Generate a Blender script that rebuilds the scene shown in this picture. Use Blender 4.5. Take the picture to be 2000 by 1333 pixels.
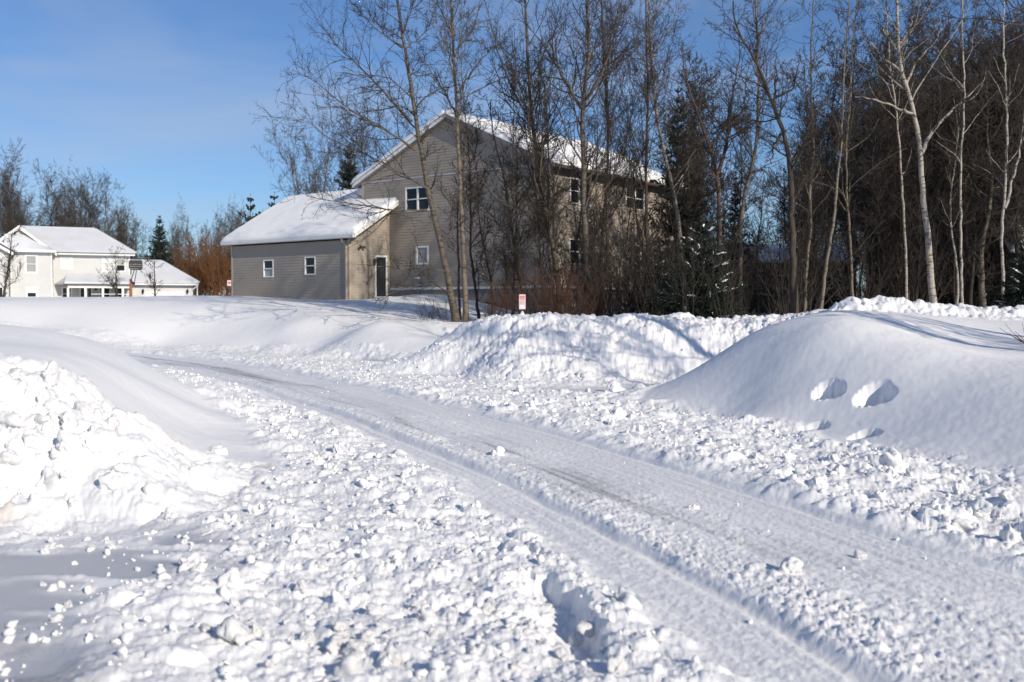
import bpy, math, random
import numpy as np
from mathutils import Vector, Matrix

for o in list(bpy.data.objects):
    bpy.data.objects.remove(o)
SC = bpy.context.scene
COL = SC.collection
R = math.radians

# ------------------------------------------------------------------ camera
CAM_Z, TILT, FPX = 1.7, R(1.96), 1944.4
cam_d = bpy.data.cameras.new('camera')
cam = bpy.data.objects.new('camera', cam_d)
COL.objects.link(cam)
cam.location = (0, 0, CAM_Z)
cam.rotation_euler = (R(90) - TILT, 0, 0)
cam_d.lens, cam_d.sensor_width = 35.0, 36.0
cam_d.clip_start, cam_d.clip_end = 0.1, 3000
cam_d.dof.use_dof = True
cam_d.dof.focus_distance = 15.0
cam_d.dof.aperture_fstop = 2.2
SC.camera = cam

# ------------------------------------------------------------------ sky and sun
SUN_AZ, SUN_EL = R(-50.5), R(25.5)          # azimuth from +X, counter-clockwise
SUN = Vector((math.cos(SUN_AZ) * math.cos(SUN_EL), math.sin(SUN_AZ) * math.cos(SUN_EL), math.sin(SUN_EL)))
W = bpy.data.worlds.new('World')
SC.world = W
W.use_nodes = True
wn, wl = W.node_tree.nodes, W.node_tree.links
wn.clear()
w_out = wn.new('ShaderNodeOutputWorld')
w_bg = wn.new('ShaderNodeBackground')
w_sky = wn.new('ShaderNodeTexSky')
w_sky.sky_type = 'NISHITA'
w_sky.sun_disc = False
w_sky.sun_elevation = SUN_EL
w_sky.sun_rotation = R(90) - SUN_AZ      # measured clockwise from +Y
w_sky.air_density, w_sky.dust_density, w_sky.ozone_density = 1.0, 0.25, 2.4
w_sky.altitude = 200
# thin wisps of high cloud
w_tc = wn.new('ShaderNodeTexCoord')
w_map = wn.new('ShaderNodeMapping')
w_map.inputs['Scale'].default_value = (1.3, 1.3, 5.0)
w_map.inputs['Rotation'].default_value = (0.0, R(14), 0.0)
w_noise = wn.new('ShaderNodeTexNoise')
w_noise.inputs['Scale'].default_value = 1.7
w_noise.inputs['Detail'].default_value = 7
w_noise.inputs['Roughness'].default_value = 0.52
w_noise.inputs['Distortion'].default_value = 0.5
w_ramp = wn.new('ShaderNodeValToRGB')
w_ramp.color_ramp.elements[0].position = 0.46
w_ramp.color_ramp.elements[0].color = (0, 0, 0, 1)
w_ramp.color_ramp.elements[1].position = 0.72
w_ramp.color_ramp.elements[1].color = (0.5, 0.5, 0.5, 1)
w_mix = wn.new('ShaderNodeMixRGB')
w_mix.inputs['Color2'].default_value = (5.6, 6.4, 7.8, 1)
w_tint = wn.new('ShaderNodeMixRGB')
w_tint.blend_type = 'MULTIPLY'
w_tint.inputs['Fac'].default_value = 1.0
w_tint.inputs['Color2'].default_value = (0.74, 0.95, 1.26, 1)   # the photograph's cool white balance
wl.new(w_tc.outputs['Generated'], w_map.inputs['Vector'])
wl.new(w_map.outputs['Vector'], w_noise.inputs['Vector'])
wl.new(w_noise.outputs['Fac'], w_ramp.inputs['Fac'])
wl.new(w_ramp.outputs['Color'], w_mix.inputs['Fac'])
wl.new(w_sky.outputs['Color'], w_tint.inputs['Color1'])
wl.new(w_tint.outputs['Color'], w_mix.inputs['Color1'])
wl.new(w_mix.outputs['Color'], w_bg.inputs['Color'])
w_bg.inputs['Strength'].default_value = 0.094
wl.new(w_bg.outputs['Background'], w_out.inputs['Surface'])

sun_d = bpy.data.lights.new('sun', 'SUN')
sun_d.energy = 4.9
sun_d.angle = R(0.53)
sun_d.color = (1.0, 0.905, 0.765)
sun_o = bpy.data.objects.new('sun', sun_d)
COL.objects.link(sun_o)
sun_o.rotation_euler = (-SUN).to_track_quat('-Z', 'Y').to_euler()

SC.view_settings.view_transform = 'Standard'
SC.view_settings.look = 'None'
SC.view_settings.exposure = -0.16
SC.view_settings.gamma = 1.0
SC.render.engine = 'CYCLES'
SC.cycles.max_bounces = 6
SC.cycles.diffuse_bounces = 4
SC.cycles.use_denoising = True

# ------------------------------------------------------------------ geometry helpers
def ray(px, py):
    """direction (X, Y, Z) through a pixel of the 2000 x 1333 photograph"""
    dx, dy = (px - 1000) / FPX, (666.5 - py) / FPX
    return np.array([dx, math.cos(TILT) + math.sin(TILT) * dy, -math.sin(TILT) + math.cos(TILT) * dy])
def at(px, py, Y):
    d = ray(px, py); k = Y / d[1]
    return np.array([d[0] * k, Y, CAM_Z + d[2] * k])
def at0(px, py, z=0.0):
    d = ray(px, py); k = (z - CAM_Z) / d[2]
    return np.array([d[0] * k, d[1] * k, z])

def link(o, parent=None):
    COL.objects.link(o)
    if parent is not None:
        o.parent = parent
    return o
def tag(o, label=None, cat=None, group=None, kind=None):
    for k, v in (('label', label), ('category', cat), ('group', group), ('kind', kind)):
        if v is not None:
            o[k] = v
    return o
def empty(name, loc, rz=0.0, label=None, cat=None, group=None):
    o = bpy.data.objects.new(name, None)
    o.empty_display_size = 0.3
    o.location = loc
    o.rotation_euler = (0, 0, rz)
    link(o)
    return tag(o, label, cat, group)
def mesh_arrays(name, V, F, mat, smooth=False):
    """V (n,3); F list of index arrays (m,3) or (m,4)"""
    if not isinstance(F, list):
        F = [F]
    F = [np.asarray(f, dtype=np.int32) for f in F if len(f)]
    me = bpy.data.meshes.new(name)
    V = np.asarray(V, dtype=np.float32)
    me.vertices.add(len(V))
    me.vertices.foreach_set('co', V.ravel())
    li = np.concatenate([f.ravel() for f in F])
    tot = np.concatenate([np.full(len(f), f.shape[1], dtype=np.int32) for f in F])
    st = np.concatenate([[0], np.cumsum(tot)[:-1]]).astype(np.int32)
    me.loops.add(len(li))
    me.loops.foreach_set('vertex_index', li)
    me.polygons.add(len(tot))
    me.polygons.foreach_set('loop_start', st)
    me.polygons.foreach_set('loop_total', tot)
    if smooth:
        me.polygons.foreach_set('use_smooth', np.ones(len(tot), dtype=bool))
    me.update(calc_edges=True)
    if mat is not None:
        me.materials.append(mat)
    return me
def mobj(name, V, F, mat, parent=None, smooth=False):
    o = bpy.data.objects.new(name, mesh_arrays(name, V, F, mat, smooth))
    return link(o, parent)

class MB:
    """collects boxes, quads and prisms into one mesh"""
    def __init__(s):
        s.v, s.f = [], []
    def add(s, vs, fs):
        n = len(s.v)
        s.v += [tuple(map(float, p)) for p in vs]
        s.f += [tuple(i + n for i in f) for f in fs]
        return s
    def box(s, x0, x1, y0, y1, z0, z1):
        return s.add([(x0, y0, z0), (x1, y0, z0), (x1, y1, z0), (x0, y1, z0), (x0, y0, z1), (x1, y0, z1), (x1, y1, z1), (x0, y1, z1)],
                     [(0, 3, 2, 1), (4, 5, 6, 7), (0, 1, 5, 4), (1, 2, 6, 5), (2, 3, 7, 6), (3, 0, 4, 7)])
    def quad(s, a, b, c, d):
        return s.add([a, b, c, d], [(0, 1, 2, 3)])
    def poly(s, pts):
        return s.add(pts, [tuple(range(len(pts)))])
    def slab(s, pts, dvec):
        """extrude a planar outline by dvec"""
        n = len(pts)
        q = [tuple(p[i] + dvec[i] for i in range(3)) for p in pts]
        fs = [tuple(range(n)), tuple(range(2 * n - 1, n - 1, -1))]
        fs += [(i, i + n, (i + 1) % n + n, (i + 1) % n) for i in range(n)]
        return s.add(list(pts) + q, fs)
    def beam(s, a, b, w, h=None):
        h = w if h is None else h
        a, b = Vector(a), Vector(b)
        t = (b - a).normalized()
        ref = Vector((0, 0, 1)) if abs(t.z) < 0.9 else Vector((1, 0, 0))
        p = t.cross(ref).normalized(); q = t.cross(p).normalized()
        vs = []
        for e in (a, b):
            for i, j in ((-1, -1), (1, -1), (1, 1), (-1, 1)):
                vs.append(e + p * (i * w / 2) + q * (j * h / 2))
        return s.add(vs, [(0, 3, 2, 1), (4, 5, 6, 7), (0, 1, 5, 4), (1, 2, 6, 5), (2, 3, 7, 6), (3, 0, 4, 7)])
    def tube(s, a, b, r0, r1=None, n=10):
        r1 = r0 if r1 is None else r1
        a, b = Vector(a), Vector(b)
        t = (b - a).normalized()
        ref = Vector((0, 0, 1)) if abs(t.z) < 0.9 else Vector((1, 0, 0))
        p = t.cross(ref).normalized(); q = t.cross(p).normalized()
        vs = []
        for e, r in ((a, r0), (b, r1)):
            for i in range(n):
                an = 2 * math.pi * i / n
                vs.append(e + p * (r * math.cos(an)) + q * (r * math.sin(an)))
        fs = [(i, (i + 1) % n, (i + 1) % n + n, i + n) for i in range(n)]
        fs += [tuple(range(n - 1, -1, -1)), tuple(range(n, 2 * n))]
        return s.add(vs, fs)
    def build(s, name, mat, parent=None, smooth=False, bevel=0):
        me = bpy.data.meshes.new(name)
        me.from_pydata(s.v, [], s.f)
        me.update()
        if smooth:
            me.polygons.foreach_set('use_smooth', np.ones(len(me.polygons), dtype=bool))
        me.materials.append(mat)
        o = bpy.data.objects.new(name, me)
        if bevel:
            m = o.modifiers.new('bevel', 'BEVEL'); m.width = bevel; m.segments = 2; m.limit_method = 'ANGLE'
        return link(o, parent)

# ------------------------------------------------------------------ materials
def new_mat(name):
    m = bpy.data.materials.new(name)
    m.use_nodes = True
    nt = m.node_tree
    b = nt.nodes['Principled BSDF']
    return m, nt.nodes, nt.links, b
def tex(n, kind, **kw):
    t = n.new(kind)
    for k, v in kw.items():
        if k in t.inputs:
            t.inputs[k].default_value = v
        else:
            setattr(t, k, v)
    return t
def simple(name, c0, c1=None, rough=0.7, scale=4.0, stretch=(1, 1, 1), metal=0.0, bump=0.0, spec=0.4, detail=5):
    """two-tone procedural surface with soft mottling"""
    m, n, l, b = new_mat(name)
    b.inputs['Roughness'].default_value = rough
    b.inputs['Metallic'].default_value = metal
    b.inputs['Specular IOR Level'].default_value = spec
    c1 = c1 or tuple(x * 0.8 for x in c0)
    tc = n.new('ShaderNodeTexCoord')
    mp = n.new('ShaderNodeMapping')
    mp.inputs['Scale'].default_value = stretch
    no = tex(n, 'ShaderNodeTexNoise', Scale=scale, Detail=detail, Roughness=0.6)
    rp = n.new('ShaderNodeValToRGB')
    rp.color_ramp.elements[0].position, rp.color_ramp.elements[1].position = 0.35, 0.65
    rp.color_ramp.elements[0].color = (*c1, 1)
    rp.color_ramp.elements[1].color = (*c0, 1)
    l.new(tc.outputs['Object'], mp.inputs['Vector'])
    l.new(mp.outputs['Vector'], no.inputs['Vector'])
    l.new(no.outputs['Fac'], rp.inputs['Fac'])
    l.new(rp.outputs['Color'], b.inputs['Base Color'])
    if bump:
        bp = n.new('ShaderNodeBump')
        bp.inputs['Strength'].default_value = 0.6
        bp.inputs['Distance'].default_value = bump
        l.new(no.outputs['Fac'], bp.inputs['Height'])
        l.new(bp.outputs['Normal'], b.inputs['Normal'])
    return m
def snow_mat(name, attr=True, stain=None, grain=0.006, gscale=95.0):
    """white snow; the vertex attribute 'grit' says where sand and packed grey ice show through"""
    m, n, l, b = new_mat(name)
    b.inputs['Roughness'].default_value = 0.62
    b.inputs['Specular IOR Level'].default_value = 0.25
    tc = n.new('ShaderNodeTexCoord')
    no = tex(n, 'ShaderNodeTexNoise', Scale=gscale, Detail=4, Roughness=0.65)
    l.new(tc.outputs['Object'], no.inputs['Vector'])
    bp = n.new('ShaderNodeBump')
    bp.inputs['Strength'].default_value = 0.8
    bp.inputs['Distance'].default_value = grain
    l.new(no.outputs['Fac'], bp.inputs['Height'])
    l.new(bp.outputs['Normal'], b.inputs['Normal'])
    base = n.new('ShaderNodeRGB')
    base.outputs[0].default_value = (0.885, 0.882, 0.875, 1)
    cur = base.outputs[0]
    if stain:
        ns = tex(n, 'ShaderNodeTexNoise', Scale=1.1, Detail=6, Roughness=0.65, Distortion=0.6)
        l.new(tc.outputs['Object'], ns.inputs['Vector'])
        rp = n.new('ShaderNodeValToRGB')
        rp.color_ramp.elements[0].position, rp.color_ramp.elements[1].position = 0.55, 0.72
        rp.color_ramp.elements[0].color = (0, 0, 0, 1); rp.color_ramp.elements[1].color = (0.8, 0.8, 0.8, 1)
        l.new(ns.outputs['Fac'], rp.inputs['Fac'])
        mx = n.new('ShaderNodeMixRGB')
        mx.inputs['Color2'].default_value = (*stain, 1)
        l.new(rp.outputs['Color'], mx.inputs['Fac']); l.new(cur, mx.inputs['Color1'])
        cur = mx.outputs['Color']
    if attr:
        at_ = n.new('ShaderNodeAttribute'); at_.attribute_name = 'grit'
        ng = tex(n, 'ShaderNodeTexNoise', Scale=26.0, Detail=5, Roughness=0.75)
        l.new(tc.outputs['Object'], ng.inputs['Vector'])
        ad = n.new('ShaderNodeMath'); ad.operation = 'MULTIPLY_ADD'
        ad.inputs[1].default_value = 1.5; ad.inputs[2].default_value = -0.75
        l.new(ng.outputs['Fac'], ad.inputs[0])
        su = n.new('ShaderNodeMath'); su.operation = 'ADD'; su.use_clamp = True
        l.new(ad.outputs[0], su.inputs[0]); l.new(at_.outputs['Fac'], su.inputs[1])
        mu = n.new('ShaderNodeMath'); mu.operation = 'MULTIPLY'; mu.use_clamp = True
        l.new(su.outputs[0], mu.inputs[0]); 
        gt = n.new('ShaderNodeMath'); gt.operation = 'MULTIPLY'; gt.use_clamp = True; gt.inputs[1].default_value = 2.5
        l.new(at_.outputs['Fac'], gt.inputs[0]); l.new(gt.outputs[0], mu.inputs[1])
        mx = n.new('ShaderNodeMixRGB')
        mx.inputs['Color2'].default_value = (0.21, 0.20, 0.19, 1)
        l.new(mu.outputs[0], mx.inputs['Fac']); l.new(cur, mx.inputs['Color1'])
        cur = mx.outputs['Color']
        ai = n.new('ShaderNodeAttribute'); ai.attribute_name = 'ice'
        m2 = n.new('ShaderNodeMixRGB')
        m2.inputs['Color2'].default_value = (0.47, 0.485, 0.52, 1)
        l.new(ai.outputs['Fac'], m2.inputs['Fac']); l.new(cur, m2.inputs['Color1'])
        cur = m2.outputs['Color']
        mr = n.new('ShaderNodeMapRange'); mr.inputs['To Min'].default_value = 0.62; mr.inputs['To Max'].default_value = 0.36
        l.new(ai.outputs['Fac'], mr.inputs['Value']); l.new(mr.outputs['Result'], b.inputs['Roughness'])
    l.new(cur, b.inputs['Base Color'])
    return m
def birch_mat(name, c0, dark=(0.035, 0.03, 0.027), amount=0.52):
    """pale bark with dark horizontal lenticels and scars"""
    m, n, l, b = new_mat(name)
    b.inputs['Roughness'].default_value = 0.75
    tc = n.new('ShaderNodeTexCoord')
    mp = n.new('ShaderNodeMapping'); mp.inputs['Scale'].default_value = (3, 3, 9)
    no = tex(n, 'ShaderNodeTexNoise', Scale=1.6, Detail=6, Roughness=0.7)
    rp = n.new('ShaderNodeValToRGB')
    rp.color_ramp.elements[0].position, rp.color_ramp.elements[1].position = amount - 0.11, amount
    rp.color_ramp.elements[0].color = (*dark, 1); rp.color_ramp.elements[1].color = (*c0, 1)
    l.new(tc.outputs['Object'], mp.inputs['Vector']); l.new(mp.outputs['Vector'], no.inputs['Vector'])
    l.new(no.outputs['Fac'], rp.inputs['Fac']); l.new(rp.outputs['Color'], b.inputs['Base Color'])
    return m

M = {}
M['snow'] = snow_mat('snow')
M['snow_pile'] = snow_mat('stained_snow', stain=(0.74, 0.60, 0.46))
M['snow_plain'] = snow_mat('clean_snow', attr=False)
M['snow_roof'] = simple('thin_old_roof_snow', (0.66, 0.67, 0.69), (0.60, 0.61, 0.63), 0.7, 0.8, bump=.02)
M['siding'] = simple('tan_vinyl_siding', (0.34, 0.295, 0.245), (0.305, 0.264, 0.219), 0.55, 0.7)
M['trim'] = simple('tan_trim', (0.43, 0.36, 0.29), (0.40, 0.33, 0.265), 0.5, 1.0)
M['white'] = simple('white_paint', (0.78, 0.78, 0.76), (0.70, 0.70, 0.68), 0.5, 2.0)
M['house_white'] = simple('off_white_siding', (0.55, 0.55, 0.54), (0.51, 0.51, 0.50), 0.55, 0.8)
M['soffit'] = simple('grey_soffit', (0.33, 0.30, 0.28), (0.29, 0.265, 0.245), 0.6, 2.0)
M['gutter'] = simple('gutter_metal', (0.55, 0.55, 0.55), (0.47, 0.47, 0.48), 0.4, 1.5, metal=0.2)
M['gutter_dark'] = simple('brown_gutter', (0.10, 0.085, 0.075), (0.07, 0.06, 0.05), 0.45, 1.5)
M['shingle'] = simple('shingle', (0.10, 0.095, 0.09), (0.06, 0.058, 0.055), 0.9, 20)
M['glass'] = simple('window_glass', (0.010, 0.011, 0.013), (0.016, 0.018, 0.02), 0.06, 1.2, spec=0.35)
M['blind'] = simple('window_blind', (0.33, 0.34, 0.34), (0.28, 0.29, 0.29), 0.3, 1.2, stretch=(1, 1, 9))
M['blind_white'] = simple('white_window_blind', (0.66, 0.66, 0.64), (0.6, 0.6, 0.58), 0.4, 1.2, stretch=(1, 1, 9))
M['door_dark'] = simple('dark_screen_door', (0.028, 0.03, 0.036), (0.018, 0.02, 0.024), 0.35, 2.0)
M['concrete'] = simple('concrete', (0.27, 0.255, 0.235), (0.20, 0.19, 0.175), 0.9, 3.0)
M['dark_wood'] = simple('dark_boarding', (0.045, 0.038, 0.033), (0.03, 0.026, 0.023), 0.8, 3.0, stretch=(6, 6, 1))
M['wall_dark'] = simple('brown_grey_siding', (0.10, 0.092, 0.085), (0.075, 0.07, 0.065), 0.8, 2.0)
M['metal_grey'] = simple('grey_enamel', (0.30, 0.31, 0.32), (0.22, 0.225, 0.235), 0.5, 3.0)
M['black'] = simple('black_plastic', (0.02, 0.02, 0.022), (0.013, 0.013, 0.015), 0.5, 3.0)
M['lamp_metal'] = simple('lamp_bronze', (0.10, 0.085, 0.06), (0.06, 0.05, 0.04), 0.4, 5.0, metal=0.5)
M['post_wood'] = simple('orange_post', (0.35, 0.12, 0.045), (0.26, 0.085, 0.03), 0.7, 3.0)
M['post_red'] = simple('dark_red_post', (0.07, 0.03, 0.028), (0.045, 0.02, 0.02), 0.7, 4.0)
M['sign_pink'] = simple('faded_sign', (0.72, 0.56, 0.54), (0.66, 0.49, 0.47), 0.45, 5.0)
M['sign_white'] = simple('sign_white_panel', (0.68, 0.70, 0.74), (0.62, 0.64, 0.68), 0.45, 5.0)
M['sign_red'] = simple('sign_red_ink', (0.55, 0.14, 0.14), (0.46, 0.10, 0.11), 0.5, 8.0)
M['sign_grey'] = simple('sign_grey_ink', (0.32, 0.30, 0.30), (0.26, 0.25, 0.25), 0.5, 8.0)
M['bark_olive'] = birch_mat('olive_bark', (0.115, 0.092, 0.066), (0.032, 0.026, 0.02), 0.53)
M['bark_pale'] = birch_mat('pale_bark', (0.17, 0.138, 0.10), (0.05, 0.04, 0.03), 0.48)
M['bark_birch'] = birch_mat('white_birch_bark', (0.37, 0.325, 0.27), (0.036, 0.03, 0.027), 0.49)
M['bark_dark'] = simple('dark_bark', (0.085, 0.065, 0.048), (0.035, 0.028, 0.022), 0.9, 5, stretch=(4, 4, 1))
M['bark_red'] = birch_mat('reddish_bark', (0.12, 0.075, 0.052), (0.035, 0.025, 0.02), 0.5)
M['twig'] = simple('grey_brown_twig', (0.052, 0.040, 0.031), (0.032, 0.025, 0.020), 0.85, 2)
M['twig_dark'] = simple('dark_twig', (0.046, 0.036, 0.029), (0.026, 0.021, 0.018), 0.9, 2)
M['twig_rust'] = simple('dark_russet_twig', (0.055, 0.028, 0.019), (0.034, 0.02, 0.015), 0.9, 2)
M['bark_black'] = simple('black_brown_bark', (0.045, 0.035, 0.028), (0.02, 0.016, 0.014), 0.9, 5, stretch=(4, 4, 1))
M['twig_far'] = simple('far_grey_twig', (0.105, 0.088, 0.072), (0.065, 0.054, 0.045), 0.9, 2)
M['twig_tan'] = simple('tan_twig', (0.11, 0.085, 0.06), (0.07, 0.055, 0.04), 0.85, 2)
M['twig_red'] = simple('russet_twig', (0.13, 0.066, 0.042), (0.08, 0.042, 0.028), 0.85, 2)
M['twig_orange'] = simple('orange_willow_twig', (0.20, 0.085, 0.03), (0.13, 0.055, 0.022), 0.85, 2)
M['needle'] = simple('spruce_needle', (0.022, 0.032, 0.018), (0.012, 0.018, 0.012), 0.8, 3)
M['needle_pine'] = simple('pine_needle', (0.03, 0.055, 0.035), (0.017, 0.032, 0.022), 0.8, 3)

# ------------------------------------------------------------------ the snowy terrain
CTRL = []
def c(px, py, Y):            # a point of the snow surface seen at a pixel, Y metres ahead
    CTRL.append(at(px, py, Y))
def w(x, y, z):
    CTRL.append(np.array([x, y, z], float))
# lane and verges
for p in [(2000, 1138), (1685, 1030), (1500, 966), (1330, 920), (1225, 889), (1120, 850), (1015, 826), (910, 801), (840, 784), (752, 766),
          (700, 752), (525, 717), (1685, 1295), (1400, 1145), (1225, 1054), (1032, 963), (910, 900), (805, 875), (700, 826), (665, 805),
          (525, 766), (455, 745), (1200, 950), (1000, 870), (800, 805), (1900, 1250), (1500, 1090), (380, 725), (600, 950), (650, 1100),
          (600, 1300), (900, 1250), (450, 1150), (1800, 930), (1900, 1000), (1500, 860), (1320, 815), (1130, 775), (960, 760), (700, 724), (560, 900)]:
    CTRL.append(at0(*p))
for x, y in [(-9, 6), (-5.5, 6.6), (-3.5, 7), (-3, 5), (-7, 4.5), (0, 3), (0, -5), (-8, -5), (8, -5), (4, 4), (-16, 5), (-25, 5)]:
    w(x, y, 0)
c(350, 693, 35.5); c(250, 688, 37)
# rough ploughed pile at the left
for p in [(0, 1030, 7.67), (150, 1027, 7.75), (330, 1030, 7.7), (450, 960, 9.1)]:
    c(*p)
for p in [(0, 715, 9.6), (75, 728, 9.7), (150, 748, 9.8), (220, 800, 10.0), (300, 852, 10.3), (360, 888, 10.5)]:
    c(*p)
w(-6, 7.6, 0.02); w(-9, 7.5, 0.02); w(-7, 9.5, 1.15); w(-12, 9.6, 1.2); w(-14, 7.5, 0.05); w(-22, 9.6, 1.2); w(-22, 7.5, 0)
w(-4.5, 8.5, 0.62); w(-3.4, 8.7, 0.38)
# smooth drift behind it
for p in [(0, 690, 11.2), (0, 665, 13), (0, 645, 14.5), (100, 705, 11.4), (200, 765, 11.3), (200, 712, 13), (300, 790, 12.6), (300, 738, 15.5),
          (400, 845, 12.4), (420, 805, 15.3), (150, 668, 15.5), (340, 760, 18.5), (480, 860, 12.3), (540, 890, 11.4), (240, 693, 18)]:
    c(*p)
w(-8.2, 21.5, 0.25); w(-12, 22.5, 0.3); w(-17, 24, 0.3); w(-12, 14, 1.45); w(-13, 18, 1.2); w(-20, 15, 1.5); w(-26, 25, 0.3); w(-12, 27, .1); w(-17, 31, .1)
# far bank, crest and yard
for p in [(150, 650, 41), (60, 640, 42), (300, 674, 41), (400, 678, 39.5), (500, 684, 38), (600, 692, 35.5), (700, 706, 31.6), (850, 712, 29.5),
          (0, 592, 45), (200, 597, 45.5), (400, 602, 44.5), (540, 606, 43), (640, 613, 40.5), (725, 634, 35.2), (790, 658, 33), (850, 686, 31),
          (690, 655, 34.6), (560, 640, 39), (300, 630, 43), (100, 612, 44), (900, 630, 36.5), (800, 632, 37.5), (745, 629, 38.5), (870, 652, 33.6),
          (0, 581, 52), (100, 584, 52), (200, 582, 53), (300, 579, 54), (440, 578, 55.5), (560, 585, 54), (683, 587, 50.8), (600, 601, 46), (762, 582, 52.5),
          (830, 575, 51.5), (890, 594, 48), (940, 612, 45.5), (850, 601, 45), (700, 611, 44), (790, 622, 41), (975, 625, 44)]:
    c(*p)
w(-4.4, 30, 0.0); w(-6.6, 32.6, 0); w(-3.2, 28.6, 0); w(-9.5, 36.2, 0); w(1.5, 44, 0.7); w(4, 47, .6); w(8, 44, .7); w(14, 52, 1.0); w(18, 62, 1.2)
# rough pile across the lane
for p in [(930, 632, 28), (1000, 623, 27), (1080, 619, 26.5), (1170, 625, 26), (1250, 631, 25.5), (1350, 645, 25), (1440, 650, 25), (1550, 616, 25.5),
          (820, 713, 29), (900, 734, 24.8), (1000, 751, 21.9), (1100, 752, 21.6), (1240, 746, 22.6), (1350, 735, 23.5), (1000, 682, 24.4), (1120, 682, 24), (1250, 690, 24),
          (870, 672, 28.6)]:
    c(*p)
w(-.8, 31.5, .75); w(1, 31, .7); w(3, 30.5, .7); w(6, 30, .9)
w(.9, 20, 0); w(2, 20, 0); w(3, 20.6, .02); w(4.4, 21.4, .1)
# smooth mound at the right: it runs along the lane and out of the picture
for p in [(1232, 787, 17.7), (1400, 812, 15.6), (1550, 842, 13.7), (1650, 866, 12.5), (1750, 892, 11.3), (1900, 935, 9.85), (2000, 975, 8.8), (1330, 735, 18.4), (1420, 682, 18.2),
          (1500, 639, 18), (1560, 621, 18.1), (1600, 612, 18.4), (1700, 608, 19.6), (1800, 616, 21), (1950, 628, 22), (1640, 632, 16.2), (1690, 664, 15.3),
          (1760, 698, 14.3), (1850, 723, 13.5), (2000, 746, 12.3), (1800, 662, 16.6), (2000, 702, 14.5), (2000, 662, 17.8), (1900, 640, 19.6), (1500, 742, 15.7),
          (1400, 746, 16.9)]:
    c(*p)
for x, y, z in [(4.75, 7, 0), (5.0, 5, 0), (5.2, 2, 0), (6.8, 10, .72), (7.0, 7, .68), (7.2, 5, .65), (7.4, 2, .6), (8.8, 10.5, .95), (8.8, 6, .85), (12, 10, 1.15), (12, 5, 1.0), (10, 14.5, 1.15), (20, 12, 1.2), (20, 3, 1),
                (3.2, 20.0, .1), (4.2, 20.4, .35), (5, 20.8, .75), (6.6, 22.2, 1.3), (12, 20, 1.3), (14, 16, 1.2)]:
    w(x, y, z)
# woodland floor and far yard
for x, y, z in [(10, 35, 1.2), (18, 32, 1.3), (28, 30, 1.3), (30, 50, 1.5), (8, 33, .9), (45, 60, 1.6), (60, 40, 1.5), (15, 80, 1.8), (-10, 80, 2.1), (-30, 70, 2.15),
                (-60, 70, 2.15), (-50, 105, 2.15), (-25, 105, 2.1), (-90, 120, 2.2), (-40, 50, 2.0), (-40, 42, 1.0), (-50, 30, .5), (0, 120, 2.1), (60, 110, 2.0),
                (-120, 60, 2.1), (120, 60, 1.6), (0, 200, 2.1), (-150, 200, 2.2), (150, 200, 2), (60, 0, .3), (-60, 0, .3), (0, -60, 0), (-80, -60, 0), (80, -60, 0)]:
    w(x, y, z)
CP = np.array(CTRL)
def _phi(r2):
    return -np.sqrt(r2 + 0.7)
_n = len(CP)
_d2 = ((CP[:, None, :2] - CP[None, :, :2]) ** 2).sum(-1)
_A = np.zeros((_n + 3, _n + 3))
_A[:_n, :_n] = _phi(_d2) + np.eye(_n) * -0.004
_A[:_n, _n] = 1; _A[:_n, _n + 1:] = CP[:, :2]
_A[_n, :_n] = 1; _A[_n + 1:, :_n] = CP[:, :2].T
_w = np.linalg.solve(_A, np.concatenate([CP[:, 2], np.zeros(3)]))
def H_base(x, y):
    x = np.asarray(x, float).ravel(); y = np.asarray(y, float).ravel()
    out = np.empty_like(x)
    for s in range(0, len(x), 20000):
        e = min(s + 20000, len(x))
        d2 = (x[s:e, None] - CP[None, :, 0]) ** 2 + (y[s:e, None] - CP[None, :, 1]) ** 2
        out[s:e] = _phi(d2) @ _w[:_n] + _w[_n] + _w[_n + 1] * x[s:e] + _w[_n + 2] * y[s:e]
    return out

def fr(v):
    return v - np.floor(v)
def hash2(ix, iy, k=0.0):
    return fr(np.sin(ix * 127.1 + iy * 311.7 + k * 74.7) * 43758.5453)
def vnoise(x, y, s, k=0.0):
    """smooth value noise, features of size s, range -1..1"""
    x, y = x / s, y / s
    ix, iy = np.floor(x), np.floor(y)
    fx, fy = x - ix, y - iy
    ux, uy = fx * fx * fx * (fx * (fx * 6 - 15) + 10), fy * fy * fy * (fy * (fy * 6 - 15) + 10)
    a, b = hash2(ix, iy, k), hash2(ix + 1, iy, k)
    c_, d = hash2(ix, iy + 1, k), hash2(ix + 1, iy + 1, k)
    return 2 * (a + (b - a) * ux + (c_ - a) * uy + (a - b - c_ + d) * ux * uy) - 1
def fbm(x, y, s, octv=4, k=0.0):
    out, a = 0.0, 1.0
    for i in range(octv):
        out = out + a * vnoise(x + 13.7 * i, y - 7.1 * i, s / 2 ** i, k + i)
        a *= 0.5
    return out / 1.9
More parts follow.
